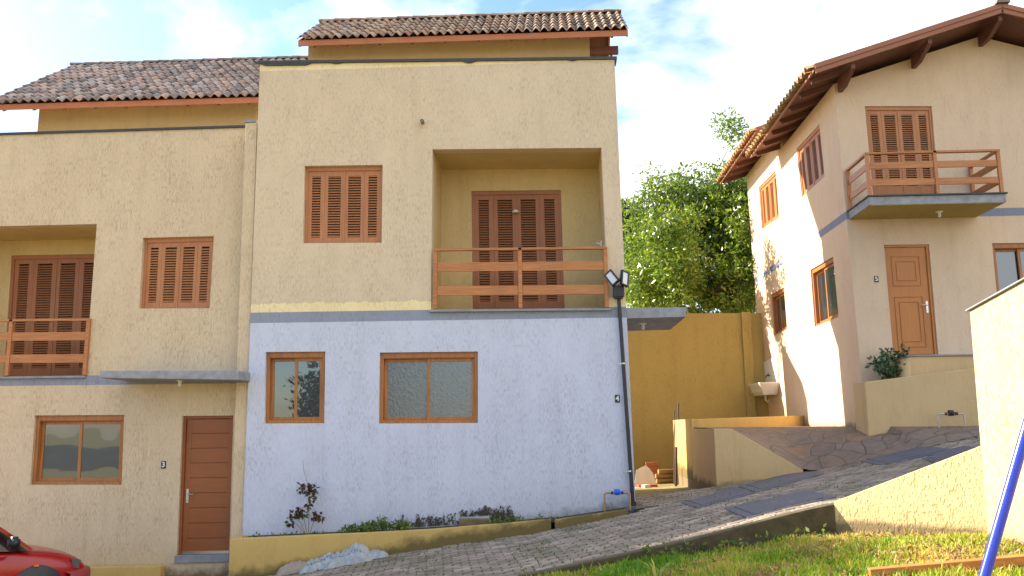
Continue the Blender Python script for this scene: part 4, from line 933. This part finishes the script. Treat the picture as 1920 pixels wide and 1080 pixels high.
# rubble and logs in the yard
def yz(x, y): return yardz(x, y)+.01
sh = simple('broken white board', (.62, .56, .48), .8, var=.2); tb = simple('terracotta brick', (.33, .10, .05), .85, var=.3, scale=20)
rub = thing('rubble_pile', 'leaning pale broken boards and brick pieces in the shaded yard corner', 'rubble', (2.15, 19.5, yz(2, 19.5)))
for k, (px, lean, w_, h_, rz_) in enumerate(((1203, .35, .42, .5, 8), (1213, .28, .3, .56, -6), (1208, .5, .25, .3, 14), (1224, .2, .2, .46, -12))):
    x = PY(px, 890, 19.3+.1*k).x; y = 19.0+.18*k; z = yz(x, y); b = MB(); m = Matrix.Translation((x, y, z))@Matrix.Rotation(R(rz_), 4, 'Y')@Matrix.Rotation(-lean, 4, 'X')
    pts = [(-w_/2, 0, 0), (w_/2, 0, 0), (w_/2*.8, 0, h_*.8), (w_*.1, 0, h_), (-w_/2*.9, 0, h_*.9)]; b.prism([m@V(p) for p in pts], m.to_3x3()@V((0, .02, 0))); b.build('board', sh, rub)
for k in range(9):
    x = PY(1197+k*4, 900, 18.8).x; y = 18.7+.1*(k % 3); b = MB(); b.box((x, y, yz(x, y)+.04+.06*(k % 2)), (.16, .1, .07), random.uniform(-.8, .8)); b.build('brick_piece', tb if k % 3 else sh, rub)
b = MB()
for k in range(6): b.box((PY(1232, 890, 20.2).x-.1, 20.3, yz(2, 20.3)+.05+k*.1), (.3, .1, .085), .03*(-1)**k)
b.build('brick_stack', tb, rub, .004)
logm = wood('yellowed timber', (.45, .27, .10), .7, 'x')
for k, (dx, dz, ln) in enumerate(((0, 0, .5), (.02, .115, .46), (-.02, .225, .42), (.02, .33, .36))):
    x = PY(1247, 893, 20.0).x+dx; z = yz(x, 20)+.06+dz; b = MB(); b.tube([(x-ln/2, 19.95, z), (x+ln/2, 20.05, z)], .052, 10)
    tag(b.build('log', logm), 'short yellow brown log, %s in the stack beside the rubble' % ('lowest', 'second from the ground', 'third from the ground', 'topmost')[k], 'log', 'stacked logs in the yard')
rod = simple('rusty rod', (.07, .05, .04), .7, .3)
for k, (px, pyt, pyb, y, rr) in enumerate(((1272, 756, 900, 19.2, .018), (1264.5, 770, 900, 19.4, .014), (1268, 838, 900, 18.6, .03))):
    p, q = PY(px, pyt, y), PY(px-1.5, pyb, y); b = MB(); b.tube([V((q.x, y, yz(q.x, y))), V((p.x, y, p.z))], rr, 8)
    tag(b.build('rod', rod), ('tall thin dark rod standing beside the ramp wall', 'shorter thin rod standing just left of the tall one', 'thick brown stick leaning low against the ramp wall')[k], 'rod')

# ================================================================ RED CAR
def car():
    nose = PY(142, 1040, 12.0); gz = road(-7.5, 11.3)+.03; hd = R(50)
    org = V((nose.x, nose.y, 0))-V((math.cos(hd), math.sin(hd), 0))*1.98; org.z = gz
    t = thing('parked_car', 'red hatchback with dark door mirror parked at the lower left edge', 'car', org)
    mr = Matrix.Translation(org)@Matrix.Rotation(hd, 4, 'Z')
    T = lambda x, y, z: mr@V((x, y, z))
    red = simple('glossy red car paint', (.30, .005, .007), .2, var=.03, spec=.6)
    # stations: x, zlow, zbelt, halfwidth
    st = [(-1.98, .38, .72, .60), (-1.9, .28, .88, .74), (-1.5, .2, .93, .81), (-.6, .18, .90, .83), (.4, .18, .87, .83), (.75, .18, .86, .825), (1.1, .18, .81, .815), (1.4, .2, .765, .795), (1.65, .2, .71, .755), (1.82, .22, .64, .69), (1.93, .26, .53, .58), (1.98, .34, .44, .50)]
    def ring(x, zl, zb, w):
        h = zb-zl; half = [(0, zl), (w*.8, zl), (w*.97, zl+h*.14), (w, zl+h*.4), (w*.985, zl+h*.7), (w*.95, zl+h*.88), (w*.86, zb-.004), (w*.5, zb+.018), (0, zb+.028)]
        return [T(x, y, z) for y, z in half]+[T(x, -y, z) for y, z in half[-2:0:-1]]
    b = MB(); vs = []; 
    for s_ in st: vs += ring(*s_)
    n = 16; b.add(vs, [(i*n+k, i*n+(k+1) % n, (i+1)*n+(k+1) % n, (i+1)*n+k) for i in range(len(st)-1) for k in range(n)], True)
    b.add(vs[:n], [tuple(range(n))]); b.add(vs[-n:], [tuple(range(n))]); body = b.build('body', red, t)
    md = body.modifiers.new('s', 'SUBSURF'); md.levels = md.render_levels = 1
    # cabin: roof and glass
    gls = glass('car glass', refl=.1, tint=(.006, .008, .01))
    cab = [(-1.75, .93, .70, .93, .70), (-1.3, .92, .76, 1.33, .56), (-.9, .90, .78, 1.40, .58), (.2, .88, .78, 1.41, .58), (.5, .87, .775, 1.36, .57), (1.15, .81, .72, .83, .68)]
    b = MB(); vs = []
    for x, zb, wb_, zt_, wt_ in cab: vs += [T(x, -wb_, zb), T(x, -wt_, zt_-.03), T(x, -wt_*.8, zt_), T(x, 0, zt_+.015), T(x, wt_*.8, zt_), T(x, wt_, zt_-.03), T(x, wb_, zb)]
    b.add(vs, [(i*7+k, i*7+k+1, i*7+8+k, i*7+7+k) for i in range(5) for k in range(6)], True); b.build('window_glass', gls, t)
    b = MB(); vs2 = []
    for x, zb, wb_, zt_, wt_ in cab[1:5]: vs2 += [T(x, -wt_, zt_-.02), T(x, -wt_*.8, zt_+.01), T(x, 0, zt_+.025), T(x, wt_*.8, zt_+.01), T(x, wt_, zt_-.02)]
    b.add(vs2, [(i*5+k, i*5+k+1, i*5+6+k, i*5+5+k) for i in range(3) for k in range(4)], True)
    for s in (-1, 1):
        b.bar(T(1.16, s*.725, .825), T(.5, s*.585, 1.355), .05, .04); b.bar(T(-.45, s*.79, .89), T(-.5, s*.59, 1.39), .06, .03); b.bar(T(-1.72, s*.72, .92), T(-1.28, s*.58, 1.33), .1, .04)
    b.build('roof_pillars', red, t)
    b = MB(); b.box((0, 0, 0), (.01, .01, .01)); 
    for s in (-1, 1):
        b = MB(); c = T(.88, s*.93, .96); bm = bmesh.new(); bmesh.ops.create_cube(bm, size=1); bmesh.ops.bevel(bm, geom=bm.edges, offset=.22, segments=3, affect='EDGES')
        b.add([c+mr.to_3x3()@V((v.co.x*.12, v.co.y*.2, v.co.z*.15)) for v in bm.verts], [[q.index for q in f.verts] for f in bm.faces], True); bm.free(); b.tube([T(.92, s*.78, .90), T(.89, s*.88, .94)], .025, 8)
        b.build('door_mirror', M['black'], t)
        # front bumper, headlight, indicator
        b = MB(); b.prism([T(1.84, s*.56, .5), T(1.70, s*.72, .53), T(1.66, s*.715, .66), T(1.80, s*.585, .61)], mr.to_3x3()@V((.03, s*.02, .0))); b.build('headlight', simple('headlight glass', (.10, .11, .12), .1), t)
        b = MB(); b.box(T(1.2, s*.822, .63), (.055, .02, .022), hd); b.build('indicator', simple('orange indicator', (.8, .18, .01), .2), t)
        for x in (1.22, -1.25):
            w = MB(); w.lathe(T(x, s*.80, .28), mr.to_3x3()@V((0, s, 0)), [(.2, -.14), (.27, -.14), (.285, -.1), (.285, 0), (.27, .02), (.19, .025)], 32); wh = w.build('wheel', M['black'], t)
            w = MB(); w.lathe(T(x, s*.80, .28), mr.to_3x3()@V((0, s, 0)), [(0, .01), (.05, .02), (.06, .0), (.17, -.01), (.19, .02)], 24); w.build('rim', M['metal'], wh)
            w = MB(); w.lathe(T(x, s*.812, .29), mr.to_3x3()@V((0, s, 0)), [(0, .006), (.335, .006), (.34, 0), (.34, -.05)], 32); w.build('arch_shade_disc', M['black'], t)  # black disc imitates the shaded hollow around the wheel
    b = MB(); vs = []
    prof = [(1.62, -.79), (1.8, -.74), (1.95, -.6), (2.03, -.35), (2.05, 0), (2.03, .35), (1.95, .6), (1.8, .74), (1.62, .79)]
    for x, y in prof: vs += [T(x, y, .25), T(x+.02, y*1.02, .35), T(x+.015, y*1.02, .47), T(x-.05, y*.97, .5)]
    b.add(vs, [(i*4+k, i*4+k+1, i*4+5+k, i*4+4+k) for i in range(8) for k in range(3)], True); b.build('front_bumper', simple('faded red bumper', (.26, .03, .03), .5), t)
    b = MB(); b.bar(T(.7, -.83, .55), T(-1.0, -.84, .55), .01, .05)
    b.build('side_moulding', M['black'], t)
car()

# ================================================================ VEGETATION
bark = simple('grey brown bark', (.10, .075, .05), .9, var=.4, scale=12, bump=.01)
def clump_pts(cs, rr, per, out=None):
    P_, D_ = [], []
    for c, r in zip(cs, rr):
        n = per; d = rng.normal(size=(n, 3)); d /= np.linalg.norm(d, axis=1)[:, None]; k = rng.uniform(.15, 1, n)[:, None]**.5
        P_.append(np.array(c)+d*k*np.array(r)); D_.append(d)
    return np.concatenate(P_), np.concatenate(D_)
def tree(name, label, base, trunk_h, ell, nclump, per, lsize, m, group=None, limbs=9, cr=.42, seed=1, extra=(), twig=True):
    rs = np.random.default_rng(seed); t = thing(name, label, 'tree', base, group); base = V(base)
    cs = []; 
    vol = np.array([e[1][0]*e[1][1]*e[1][2] for e in ell])**.75; vol /= vol.sum()
    for _ in range(nclump):
        c, r = ell[rs.choice(len(ell), p=vol)]; d = rs.normal(size=3); d /= np.linalg.norm(d); k = rs.uniform(.25, 1)**.45*(1+.12*rs.normal())
        cs.append(np.array(c)+d*k*np.array(r))
    cs += [np.array(e) for e in extra]
    rr = [(cr*rs.uniform(.6, 1.25),)*2+(cr*rs.uniform(.5, .9),) for _ in cs]
    P_, D_ = clump_pts(cs, rr, per)
    leaves((P_, D_), lsize, 'crown', m, t)
    b = MB(); top = base+V((0, 0, trunk_h)); b.tube([base, base+V((.1, .05, trunk_h*.5)), top], [.22, .17, .14], 10)
    idx = rs.choice(len(cs), min(len(cs), limbs*9), replace=False)
    mains = []
    for k in range(limbs):
        c = V(cs[idx[k]]); mid = top.lerp(c, .45)+V(rs.normal(size=3)*.25)+V((0, 0, .25)); b.tube([top-V((0, 0, .2)), mid, c], [.10, .06, .02], 6); mains += [mid, mid.lerp(c, .5)]
    for k in idx[limbs:]:
        c = V(cs[k]); s_ = min(mains, key=lambda q: (q-c).length); b.tube([s_, s_.lerp(c, .5)+V(rs.normal(size=3)*.12), c], [.035, .022, .008], 5, cap=False)
    b.build('trunk', bark, t); return t
lf = leafmat('bright broad leaves', (.045, .10, .012), (.14, .25, .02), (.34, .40, .035), .45, .26, .9)
ldark = leafmat('dark evergreen leaves', (.012, .03, .012), (.02, .045, .015), (.035, .06, .02), .2, .5)
def TW(px, py, y): return PY(px, py, y)
E1 = [(TW(1290, 480, 25.5), (1.7, 1.6, 1.6)), (TW(1235, 400, 25.5), (.75, .9, .95)), (TW(1310, 385, 25.3), (1.0, 1.2, 1.0)), (TW(1385, 400, 25), (1.0, 1.4, 1.2)), (TW(1395, 520, 25), (.9, 1.2, 1.3)), (TW(1215, 500, 26), (1.1, 1.2, 1.3)), (TW(1270, 560, 25), (1.8, 1.3, .9)), (TW(1400, 330, 26), (.7, .8, .6)), (TW(1390, 480, 23.6), (.6, .7, 1.6)), (TW(1250, 520, 23.8), (1.1, .7, .8)), ((3.3, 21.9, 6.3), (.75, .6, 1.3))]
ex = [(3.2, 21.9, 6.9), (3.6, 21.8, 6.2), (3.0, 22.0, 5.6), (3.5, 22.1, 5.3), (3.9, 22.2, 7.2), TW(1392, 285, 25.6), TW(1388, 268, 25.8), TW(1222, 325, 25.5), TW(1229, 345, 25.5), TW(1285, 322, 25.3), TW(1325, 318, 25.3), TW(1375, 308, 25.2), TW(1400, 300, 25.2), TW(1352, 322, 25.4), TW(1365, 240, 26), TW(1378, 250, 26), TW(1352, 237, 26), TW(1385, 238, 26), TW(1362, 222, 26), TW(1195, 420, 25.5), TW(1205, 385, 25.5)]
tree('broadleaf_tree', 'large bright green leafy tree rising behind the ochre wall', (6.2, 25.6, .2), 4.2, E1, 540, 120, .135, lf, extra=ex, seed=5, cr=.44, limbs=12)
tree('evergreen_tree', 'dark green tree half hidden behind the lavender house corner', (3.6, 32, .2), 6.0, [(TW(1183, 455, 32), (1.0, 1.2, 1.5)), (TW(1178, 405, 32), (.75, .8, .6))], 90, 110, .14, ldark, seed=8, cr=.4)
# hanging branch that shades the house side
brn = leafmat('branch leaves', (.05, .09, .012), (.09, .14, .02), (.15, .2, .03), .3)
cs = []
for k in range(26):
    f = k/25; cs.append((3.3+1.0*rng.uniform(-1, 1), 22.3+1.3*rng.uniform(-1, .9), 1.6+3.4+2.9*f+.35*rng.normal()))
# unseen tree added at left to shade the lawn, and one behind the viewer seen in the panes
tree('broadleaf_tree', 'unseen leafy tree added beyond the left edge to shade the lawn', (-15.6, 14.2, -1.3), 6.5, [((-15.0, 13.9, 9.7), (1.3, 1.0, .8)), ((-16.2, 13.9, 9.6), (1.0, 1.1, .9))], 170, 70, .2, lf, seed=12, cr=.5)
tree('broadleaf_tree', 'dark tree behind the viewer mirrored in the small lavender wall window', (-9.2, -9, -1.6), 2.4, [((-9.3, -9, 2.6), (1.5, 1.8, 2.2)), ((-8.2, -9, 3.8), (1.4, 1.8, 2.2))], 160, 70, .24, ldark, seed=15, cr=.6)
# hill behind the viewer, mirrored in the panes
b = MB(); vs = []; nx_ = 40
for i in range(nx_+1):
    x = -170+i*8.5
    for k, (yy, hf) in enumerate(((-60, 0), (-80, .6), (-110, 1), (-160, .7))): vs.append((x, yy, -3.4+hf*(2.2+2.6*noise.noise(V((x*.02, k, 0)))+1.2*noise.noise(V((x*.07, k, 3))))))
b.add(vs, [(i*4+k, i*4+4+k, i*4+5+k, i*4+k+1) for i in range(nx_) for k in range(3)], True); tag(b.build('hills', simple('dry wooded hill', (.05, .055, .04), .95, var=.6, scale=.15)), 'wooded hill behind the viewer', kind='structure')

# shrub by the orange door
sm_ = leafmat('glossy shrub leaves', (.02, .06, .025), (.035, .10, .035), (.08, .16, .05), .2, .3)
sp_ = PY(1672, 716, 15.35); t = thing('shrub', 'round glossy green shrub in the planter left of the orange door', 'shrub', (sp_.x, 15.35, pa5.z-.1))
cs = [PY(a, c, 15.35)+V((0, random.uniform(-.15, .15), 0)) for a, c in ((1640, 682), (1655, 672), (1652, 690), (1668, 665), (1670, 682), (1682, 672), (1690, 662), (1697, 658), (1688, 685), (1665, 695), (1680, 697), (1645, 694), (1660, 702), (1676, 704), (1634, 681), (1660, 660))]
leaves(clump_pts(cs, [(.09, .1, .08)]*len(cs), 26), .085, 'foliage', sm_, t, aspect=.6)
b = MB()
for c in cs: b.tube([V((sp_.x, 15.35, pa5.z-.1)), V((sp_.x, 15.35, pa5.z+.1)).lerp(c, .5), c], [.012, .008, .004], 5)
b.build('stems', bark, t)
# coleus plant
cm_ = leafmat('dark red and green leaves', (.10, .006, .012), (.05, .035, .012), (.09, .11, .02), .2, .5)
t = thing('coleus_plant', 'spindly plant with dark red and green leaves against the lavender wall', 'plant', PY(576, 1003, 12.78))
cs = [PY(a, c, 12.75) for a, c in ((566, 912), (574, 908), (583, 911), (590, 917), (562, 918), (575, 922), (582, 928), (585, 935), (546, 972), (552, 965), (558, 960), (564, 955), (570, 962), (544, 980), (588, 968), (595, 966), (601, 970), (580, 945))]
leaves(clump_pts(cs, [(.04, .05, .035)]*len(cs), 13), .075, 'foliage', cm_, t, aspect=.6, droop=.7)
b = MB(); base = PY(578, 1003, 12.78)
for q in ((582, 925), (552, 965), (566, 958), (595, 968), (545, 975)):
    c = PY(*q, 12.75); b.tube([base+V((.04*(q[0]-578)/30, 0, 0)), base.lerp(c, .5)+V((0, -.02, .02)), c], [.007, .006, .004], 5)
b.tube([PY(577, 908, 12.75), PY(570, 885, 12.77), PY(568, 863, 12.8)], .004, 5); b.build('stems', simple('pale stem', (.30, .24, .14), .7), t)
# weeds
wd = leafmat('weed leaves', (.04, .10, .015), (.10, .17, .02), (.20, .22, .04), .3, .5)
def weed(name, label, pts, y, per, r, ls, cat='weeds'):
    cs = [PY(a, c, y)+V((0, random.uniform(-.12, .06), 0)) for a, c in pts]
    o = leaves(clump_pts(cs, [r]*len(cs), per), ls, name, wd, None, aspect=.5); return tag(o, label, cat)
weed('weeds', 'leafy weed clump spilling over the planter wall left of the mossy block', [(650+5.5*k, 992-.35*k+random.uniform(-3, 1)) for k in range(22)]+[(714, 972), (716, 979), (700, 982), (688, 984), (720, 985), (739, 1000)], 12.72, 34, (.07, .08, .035), .055)
weed('weeds', 'sparse low weeds around the foot of the dark red plant', [(462+8*k, 1006-.25*k) for k in range(24)], 12.75, 9, (.06, .08, .02), .05)
weed('weeds', 'small green weeds in the planter bed right of the mossy block', [(922+6*k, 978-.5*k) for k in range(10)]+[(1010, 970), (1038, 973), (1045, 972)], 12.72, 18, (.05, .07, .03), .045)
weed('weeds', 'ragged weeds growing along the foot of the dark kerb wall', [(1215+17*k+random.uniform(-8, 8), 1036-2.2*k+random.uniform(-3, 3)) for k in range(20)], 8.85, 6, (.05, .05, .03), .06)
# dead vine stains on the wall base: thin twigs
b = MB()
for k in range(260):
    px = random.choice([random.uniform(745, 855), random.uniform(860, 965), random.uniform(900, 960)]); pb = 1003-(px-640)*.062-6; ht = random.uniform(4, 26)*(1 if px < 905 else 1.2)
    if 862 < px < 920: pb -= 14; ht *= .6
    p = PY(px, pb, 12.985); q = PY(px+random.uniform(-7, 7), pb-ht, 12.985); b.tube([p, p.lerp(q, .5)+V((random.uniform(-.02, .02), -.008, 0)), q], [.004, .003, .002], 4, cap=False)
    if k % 2:
        for _ in range(3):
            c = p.lerp(q, random.uniform(.3, 1)); b.box(c+V((random.uniform(-.02, .02), -.004, 0)), (.018, .004, .022), .3)
tag(b.build('dead_creeper', simple('dry creeper', (.06, .05, .025), .9)), 'dry dark creeper remains on the foot of the lavender wall', 'creeper')

# grass
def grass_blades(name, n, region, hfun, m, label, hmin=.03, hmax=.1, lean=.5):
    x0, x1, y0, y1 = region; X = rng.uniform(x0, x1, n); Y = rng.uniform(y0, y1, n)
    den = np.array([noise.noise(V((x*2.2, y*2.2, 4)))+.5*noise.noise(V((x*7, y*7, 1))) for x, y in zip(X, Y)])
    ky = np.array([kerby(x) for x in X]); keep = (Y < ky-.03) & (X < 4.25+(8-Y)*.055) & (den > -.55+.25*rng.uniform(-1, 1, n)); X, Y, den = X[keep], Y[keep], den[keep]; n = len(X)
    Z = np.array([grassz(x, y) for x, y in zip(X, Y)])
    h = (hmin+(hmax-hmin)*np.clip(.4+den+.3*rng.normal(size=n), 0, 1.4)); tuft = rng.uniform(size=n) < .01; h[tuft] *= 1.8
    a = rng.uniform(0, 2*np.pi, n); w = rng.uniform(.0035, .0085, n); ln = lean*h*rng.uniform(.2, 1.3, n); la = rng.uniform(0, 2*np.pi, n)
    v = np.empty((n, 5, 3)); ca, sa = np.cos(a)*w, np.sin(a)*w; lx, ly = np.cos(la)*ln, np.sin(la)*ln
    v[:, 0] = np.stack([X-ca, Y-sa, Z-.01], 1); v[:, 1] = np.stack([X+ca, Y+sa, Z-.01], 1)
    v[:, 2] = np.stack([X+ca*.8+lx*.35, Y+sa*.8+ly*.35, Z+h*.6], 1); v[:, 3] = np.stack([X-ca*.8+lx*.35, Y-sa*.8+ly*.35, Z+h*.6], 1); v[:, 4] = np.stack([X+lx, Y+ly, Z+h], 1)
    me = bpy.data.meshes.new(name); idx = np.arange(n)[:, None]*5
    f = np.concatenate([idx+np.array([[0, 1, 2]]), idx+np.array([[0, 2, 3]]), idx+np.array([[3, 2, 4]])], 1).reshape(-1, 3)
    me.vertices.add(n*5); me.vertices.foreach_set('co', v.ravel()); me.loops.add(f.size); me.loops.foreach_set('vertex_index', f.ravel())
    me.polygons.add(len(f)); me.polygons.foreach_set('loop_start', np.arange(len(f))*3); me.polygons.foreach_set('loop_total', np.full(len(f), 3))
    ul = me.uv_layers.new(name='UVMap'); dry = np.clip(.5+.5*np.array([noise.noise(V((x*1.1+3, y*1.1, 9))) for x, y in zip(X, Y)])+np.clip((X-1.6)*.12, 0, .35), 0, 1)
    u = np.stack([dry, rng.uniform(0, 1, n)], 1); ul.data.foreach_set('uv', np.repeat(u, 9, axis=0).ravel()); me.update(); me.materials.append(m)
    o = bpy.data.objects.new(name, me); C.objects.link(o); return tag(o, label, 'grass', kind='stuff')
gm, t_, b_ = mat('lawn blades'); b_.inputs['Roughness'].default_value = .5
uvn = N(t_, 'ShaderNodeUVMap'); sx = N(t_, 'ShaderNodeSeparateXYZ'); L(t_, uvn, 0, sx, 0)
ma = N(t_, 'ShaderNodeMath', operation='MULTIPLY_ADD', i={1: .7, 2: -.36}); L(t_, sx, 'Y', ma, 0); mb = N(t_, 'ShaderNodeMath', operation='ADD'); L(t_, ma, 0, mb, 0); L(t_, sx, 'X', mb, 1)
rp = N(t_, 'ShaderNodeValToRGB'); rp.color_ramp.elements.new(.5); rp.color_ramp.elements.new(.8)
for e, p, cc in zip(rp.color_ramp.elements, (.2, .5, .72, .98), ((.11, .27, .015), (.24, .42, .02), (.50, .52, .05), (.62, .40, .14))): e.position = p; e.color = (*cc, 1)
L(t_, mb, 0, rp, 0); L(t_, rp, 0, b_, 'Base Color'); tr = N(t_, 'ShaderNodeBsdfTranslucent'); L(t_, rp, 0, tr, 'Color'); mxs = N(t_, 'ShaderNodeMixShader', i={0: .35})
L(t_, b_, 0, mxs, 1); L(t_, tr, 0, mxs, 2); L(t_, mxs, 0, t_.nodes['Material Output'], 0)
grass_blades('grass', 90000, (-1.6, 4.5, 6.6, 9.0), None, gm, 'patchy green and yellow lawn in front of the road', .02, .075)
g2 = grass_blades('grass', 22000, (-3, 4.6, 2.0, 6.6), None, gm, 'lawn running towards the viewer below the frame', .05, .12)
# dry litter and fallen leaves on the lawn
lx_, ld_ = [], []
while len(lx_) < 5200:
    x = random.uniform(-.6, 4.3); y = random.uniform(6.8, kerby(x)-.05)
    if noise.noise(V((x*1.4+7, y*1.6, 3)))+.16*(x-1.6)-.1*(y < 7.6)+random.uniform(-.25, .25) < .12: continue
    if x > 4.2: continue
    lx_.append((x, y, grassz(x, y)+random.uniform(.005, .05))); ld_.append((random.uniform(-1, 1), random.uniform(-1, 1), .1))
tag(leaves((np.array(lx_), np.array(ld_)), .045, 'leaf_litter', leafmat('dry litter', (.16, .08, .03), (.36, .22, .10), (.50, .38, .20), .1, .8), None, aspect=.3, jitter=.6), 'dry brown leaf litter scattered over the lawn', 'litter', kind='stuff')
# tuft of long dry leaves at the bottom edge
b = MB(); c0 = onfun(1232, 1095, grassz)
for k in range(16):
    a = random.uniform(0, 2*math.pi); ln = random.uniform(.12, .26); d = V((math.cos(a)*.8, math.sin(a)*.5, 0)); p0 = c0+d*.02; p1 = c0+d*ln*.5+V((0, 0, ln*.75)); p2 = c0+d*ln+V((0, 0, ln*.95)); s_ = V((-d.y, d.x, 0)).normalized()*.009
    b.add([p0-s_, p0+s_, p1+s_, p1-s_, p2], [(0, 1, 2, 3), (3, 2, 4)])
tag(b.build('spiky_plant', simple('yellow green blades', (.32, .33, .06), .5)), 'tuft of long yellowish spiky leaves at the bottom edge of the lawn', 'plant')
# moss in the road joints
mp_, md_ = [], []
for k in range(5200):
    x = random.uniform(-5, 7.5); y = random.uniform(max(kerby(x)+.14, 8), 12.5 if x < 1.3 else 14.8)
    e_ = noise.noise(V((x*1.5, y*1.5, 2)))
    near = min(abs(y-kerby(x)-.15), abs(y-(12.45 if x < 1.3 else 14.8)))
    if e_+.35*math.exp(-near*3) < .14: continue
    mp_.append((x, y, road(x, y)+.0)); md_.append((0, 0, 1.2))
tag(leaves((np.array(mp_), np.array(md_)), .036, 'joint_weeds', wd, None, aspect=.35), 'tiny green weeds growing in the paver joints', 'weeds', kind='stuff')
# rock and dry heap, clod
p = onfun(1806, 988, grassz); b = MB(); b.blob(p+V((0, 0, .03)), (.085, .07, .05), .6, 3, fr=1.6); tag(b.build('rock', simple('pinkish rock', (.42, .20, .11), .85, var=.3, scale=14, bump=.01)), 'reddish rock lying on the grass at the wall foot', 'rock')
heap = leafmat('dry brown litter', (.12, .05, .02), (.24, .12, .05), (.34, .2, .08), .1, .8)
p = onfun(1752, 978, grassz); cs = [p+V((random.uniform(-.14, .14), random.uniform(-.06, .08), random.uniform(0, .12))) for _ in range(24)]
tag(leaves(clump_pts(cs, [(.05, .05, .035)]*24, 60), .05, 'weed_heap', heap, None, aspect=.15), 'brown heap of pulled dry weeds against the low wall', 'weeds')
p = onfun(1790, 975, grassz); cs = [p+V((random.uniform(-.12, .12), random.uniform(-.04, .06), random.uniform(.02, .1))) for _ in range(14)]
tag(leaves(clump_pts(cs, [(.05, .05, .04)]*14, 24), .07, 'weeds', wd, None, aspect=.4), 'fresh green weeds between the brown heap and the rock', 'weeds')
# pebbles
pp = []
for k, (x, y) in enumerate(((1655, 958), (1668, 963), (1492+80, 990), (1640, 975))):
    p = onfun(x, y, grassz); b = MB(); b.blob(p+V((0, 0, .012)), (.03, .022, .018), .4, k*3.1); pp.append(b.build('pebble', M['white' if k < 1 else 'concrete']))
for o, l in zip(pp, ('small white pebble in the grass under the low wall', 'small grey pebble right of the white one', 'grey pebble below the corner of kerb and low wall', 'grey pebble in the grass in front of the white pebble')): tag(o, l, 'pebble')
